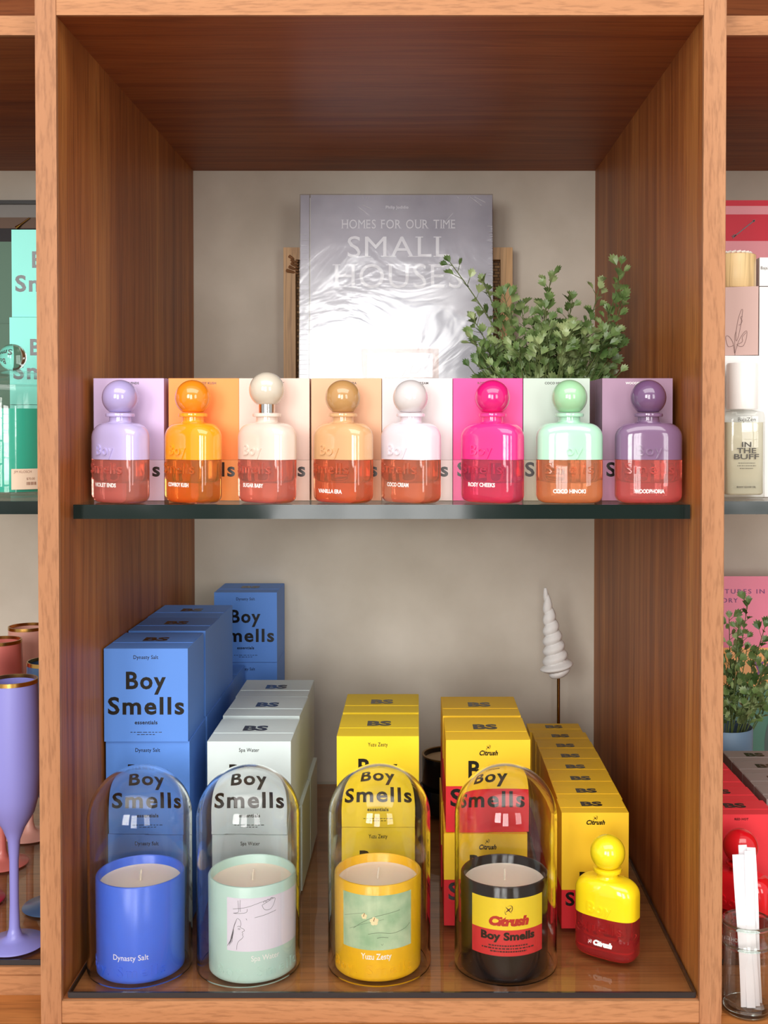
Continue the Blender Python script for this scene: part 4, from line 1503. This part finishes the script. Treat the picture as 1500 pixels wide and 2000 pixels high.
for k in range(22):
    a = 2 * PI * k / 22
    tube(b, [(0.0165 * math.cos(a), 0.0165 * math.sin(a), 0.0350), (0.0165 * math.cos(a + .25), 0.0165 * math.sin(a + .25), 0.0356 + 0.0006 * rr.random())], 0.0011, 0.0011, 6)
obj('twine', b, mat('twine', 'e8e2da', 0.8), t)
plain_box('white_carton', 'tall white carton standing beside the mauve one', 'box', 0.3507, 0.4120, 0.1790, 0.245, 1.5190, 1.5915, M_wcard, 'white cartons by the oil bottle')
wl = plain_box('white_carton', 'low white carton on top of the tall white one', 'box', 0.3507, 0.4100, 0.1790, 0.245, 1.5924, 1.6215, M_wcard, 'white cartons by the oil bottle')
b = NB()
add_text(b, 'BajaZen', -0.0215, 0.0170, 0.0030, 0.0140, 0.0, 1.0, 0.0001, f=lambda x, z, o: (x, -0.0332 - o, z))
obj('lettering', b, MATS['grey_ink'], wl)

rb = thing('gift_box', 'tall red gift box printed with an arrow and zebra', 'box', (0.400, 0.300, ZS + 0.0005))
HR = 0.3255
M_rb = card('crimson', 'c8102e', 0.35)
obj('box_body', box(NB(), -0.095, 0.095, 0.0, 0.08, 0, HR), M_rb, rb, bevel=0.001)
b = NB()
box(b, -0.0948, 0.0948, -0.0004, 0.0, HR - 0.0160, HR - 0.0065)
box(b, -0.0948, 0.0948, -0.0004, 0.0, HR - 0.0700, HR - 0.0460)
obj('pale_band', b, mat('rose_band', 'd9848c', 0.4), rb)
b = NB()
f0 = lambda x, z, o=0: (x, -0.0003 - o, z)
stroke(b, [(-0.0420, HR - 0.0412), (-0.0190, HR - 0.0228)], 0.0010, f0)
b.faces.new([b.verts.new(f0(x, HR - z, 0.0004)) for x, z in ((-0.0180, 0.0220), (-0.0212, 0.0225), (-0.0192, 0.0252))])
for k in range(3):
    for s in (1, -1):
        x, z = -0.0420 + k * 0.0012, HR - 0.0412 + k * 0.0010
        stroke(b, [(x, z), (x - 0.0022 + s * 0.0008, z - 0.0008 - s * 0.0012)], 0.0006, f0)
obj('printed_arrow', b, M_black, rb)
b = NB()
zw = [(0.0008, 0.0315), (0.0020, 0.0278), (0.0060, 0.0262), (0.0150, 0.0230), (0.0260, 0.0220), (0.0300, 0.0300), (0.0150, 0.0360), (0.0060, 0.0345), (0.0022, 0.0348)]
b.faces.new([b.verts.new(f0(x, HR - z, 0.0002)) for x, z in zw])
b.faces.new([b.verts.new(f0(x, HR - z, 0.0006)) for x, z in ((0.0085, 0.0640), (0.0100, 0.0560), (0.0140, 0.0520), (0.0300, 0.0500), (0.0300, 0.0660), (0.0085, 0.0660))])
obj('printed_zebra', b, M_white, rb)
b = NB()
for k in range(6):
    x = 0.0028 + k * 0.0030
    stroke(b, smoothline([(x, HR - 0.0285), (x + 0.0016, HR - 0.0305), (x + 0.0006, HR - 0.0335)]), 0.0010, f0, 0.0008)
    stroke(b, smoothline([(x + 0.008, HR - 0.0540 + 0.0004 * k), (x + 0.0095, HR - 0.0590), (x + 0.0085, HR - 0.0640)]), 0.0011, f0, 0.0010)
obj('printed_stripe', b, M_black, rb)

# lower part of that bay
bb = thing('art_book', 'large book with pink, orange and green cover against the wall', 'book', (0.4450, 0.5000, ZN + 0.0005))
bb.rotation_euler = (R(-7), 0, 0)
b = NB()
obj('cover', box(b, -0.115, 0.115, 0.0, 0.012, 0.0, 0.2930), mat('cover_pink', 'f0698e', 0.3), bb, bevel=0.0008)
b = NB()
box(b, -0.1148, 0.1148, -0.0004, 0.0, 0.1450, 0.1980)
obj('orange_band', b, mat('cover_orange', 'f3a03c', 0.3), bb)
b = NB()
box(b, -0.1148, 0.1148, -0.0004, 0.0, 0.0, 0.1450)
obj('green_band', b, mat('cover_green', '0f6248', 0.3), bb)
b = NB()
f0 = lambda x, z, o=0: (x, -0.0006 - o, z)
b.faces.new([b.verts.new(f0(0.045 + 0.030 * math.cos(a_ * PI / 16), 0.066 + 0.055 * math.sin(a_ * PI / 16), 0.0001)) for a_ in range(32)])
obj('printed_disc', b, mat('cover_dark', '14352c', 0.3), bb)
b = NB()
b.faces.new([b.verts.new(f0(0.050 + 0.024 * math.cos(a_ * PI / 16), 0.060 + 0.040 * math.sin(a_ * PI / 16), 0.0003)) for a_ in range(32)])
obj('printed_fruit', b, mat('cover_red', 'c3232f', 0.3), bb)
b = NB()
add_text(b, 'VENTURES IN', -0.017, 0.2700, 0.0058, 0.078, 0.0, 1.3, 0.0002, f=f0)
add_text(b, 'HISTORY', -0.037, 0.2580, 0.0058, 0.045, 0.0, 1.3, 0.0002, f=f0)
add_text(b, 'yo', 0.0200, 0.1640, 0.024, 0.032, 0.0, 1.05, 0.0002, f=f0)
obj('lettering', b, mat('purple_ink', '7a2f78', 0.4), bb)
b = NB()
add_text(b, 'e', -0.0260, 0.0880, 0.0190, None, 0.0, 1.0, 0.0002, f=f0)
obj('pale_letter', b, mat('pale_ink', 'a9d5c2', 0.4), bb)

tips2 = []
rnd = random.Random(8)
for k in range(24):
    a = rnd.uniform(-1, 1)
    tips2.append(((a * 0.05 + 0.006, rnd.uniform(-0.035, 0.03), rnd.uniform(0.15, 0.265) * (1 - 0.15 * abs(a))), (a * 0.006, 0, 0.01), 0.0010, 0.8))
tips2 += [((0.045, -0.01, 0.245), (0, 0, 0.02), 0.001, 0.8), ((0.024, -0.01, 0.275), (0, 0, 0.0), 0.001, 0.8), ((0.056, 0.0, 0.200), (0, 0, 0.02), 0.001, 0.8)]
M_pot = mat('blue_grey_pot', '66809a', 0.45)
plant('potted_plant', 'leafy plant in a round blue grey pot before the pink book', (0.3830, 0.4150, ZN + 0.0006), tips2, 4, M_pot,
      lathe(NB(), [(0.0, 0), (0.028, 0), (0.031, 0.004), (0.033, 0.119), (0.0322, 0.1205), (0.0306, 0.119), (0.030, 0.05), (0.0, 0.048)], 56), 0.0066, 0.0120, 0.010, bounds=(-0.09, 0.12, -0.06, 0.075))

K_r2 = card('coral_red', 'e0363f')
red0 = perfume_carton('perfume_carton', 'x', 'red perfume cartons in a file', K_r2, K_r2, 'RED HOT')
for k in range(4):
    o = red0 if k == 0 else dup(red0)
    o.location = ([0.3155, 0.3120, 0.3110, 0.3105][k], 0.1110 + 0.0425 * k, ZN + 0.0004)
    o['label'] = 'red perfume carton in the file, %s' % ['first, behind the red bottle', 'second from the front', 'third from the front', 'last, nearest the blue grey pot'][k]
K_taupe = card('taupe', '8d7f7a')
tp0 = perfume_carton('perfume_carton', 'x', 'taupe perfume cartons in a file', K_taupe, K_taupe, '')
for k in range(4):
    o = tp0 if k == 0 else dup(tp0)
    o.location = (0.3870, 0.1560 + 0.0425 * k, ZN + 0.0004)
    o['label'] = 'taupe perfume carton beside the red file, %s from the front' % ['first', 'second', 'third', 'fourth'][k]
t = bottle('glossy red perfume bottle with red ball cap before red cartons', 'perfume bottles standing on the bay floors', 'd4101e', 'd8141f', 'd8202a', 'RED HOT', 0.012)
t.location = (0.3055, 0.0795, ZN + 0.0004)
t.rotation_euler = (0, 0, R(-40))

t = thing('tester_jar', 'small ribbed clear glass jar holding white paper tester strips', 'jar', (0.2955, 0.0225, ZLED + 0.0003))
RJ = 0.0222
pr = [(0.0, 0.0), (RJ - 0.002, 0.0), (RJ - 0.0004, 0.002), (RJ - 0.0006, 0.006), (RJ - 0.0012, 0.010), (RJ - 0.0012, 0.058), (RJ - 0.0002, 0.060), (RJ + 0.0002, 0.0618), (RJ - 0.0002, 0.0636), (RJ - 0.0012, 0.0655),
      (RJ - 0.0006, 0.0775), (RJ + 0.0004, 0.0790), (RJ + 0.0002, 0.0815), (RJ - 0.0012, 0.0822), (RJ - 0.0026, 0.0812), (RJ - 0.0030, 0.076), (RJ - 0.0034, 0.008), (RJ - 0.006, 0.0058), (0.0, 0.0055)]
obj('glass_body', lathe(NB(), pr, 64, cap0=False, cap1=False), thin_glass('jar_glass', (0.97, 0.97, 0.965), 0.045, 0.95, 2.0), t, smooth=True)
for nm_, rz_, rr_ in (('rim', 0.0800, 0.0017), ('bead', 0.0622, 0.0015)):
    q_ = RJ - 0.0006
    obj(nm_, lathe(NB(), [(q_ + rr_ * math.cos(2 * PI * k / 10), rz_ + rr_ * math.sin(2 * PI * k / 10)) for k in range(10)], 64, closed=True), M_thick, t, smooth=True)
obj('thick_base', lathe(NB(), [(0.0, 0.0004), (RJ - 0.0035, 0.0004), (RJ - 0.0014, 0.0024), (RJ - 0.0016, 0.0054), (0.0, 0.0052)], 64), M_thick, t, smooth=True)
M_paper = mat('paper', 'f1f0f4', 0.8)
strips = [(-0.0110, -0.0060, -0.0035, -0.0070, 0.140, 4), (-0.0065, -0.0020, 0.0010, -0.0085, 0.1385, -3), (-0.0010, -0.0050, 0.0060, -0.0055, 0.1430, 2), (-0.0040, 0.0040, 0.0020, 0.0060, 0.1450, 6), (0.0030, 0.0005, 0.0105, 0.0005, 0.1440, -8)]
LS = ['the one nearest the wooden upright', 'second from the wooden upright', 'third from the wooden upright', 'at the back of the bunch', 'the one nearest the red bottle']
for k, (tx, ty, bx_, by_, zt, rz) in enumerate(strips):
    s = tag(bpy.data.objects.new('paper_strip', None), 'white paper tester strip in the glass jar, ' + LS[k], 'paper strip', 'paper tester strips')
    C.objects.link(s)
    s.location = (0.2955, 0.0225, ZLED + 0.0062)
    b = NB()
    N = 10
    v0, v1 = [], []
    u_ = Vector((math.cos(R(rz)), math.sin(R(rz)), 0)) * 0.0038
    for i in range(N + 1):
        q = i / N
        c_ = Vector((bx_ + (tx - bx_) * q + 0.0006 * math.sin(q * 5 + k), by_ + (ty - by_) * q, zt * q * 0.975))
        v0.append(c_ - u_)
        v1.append(c_ + u_)
    th_ = Vector((0, 0.0004, 0))
    rings(b, [[v0[i], v1[i], v1[i] + th_, v0[i] + th_] for i in range(N + 1)])
    obj('strip_sheet', b, M_paper, s)
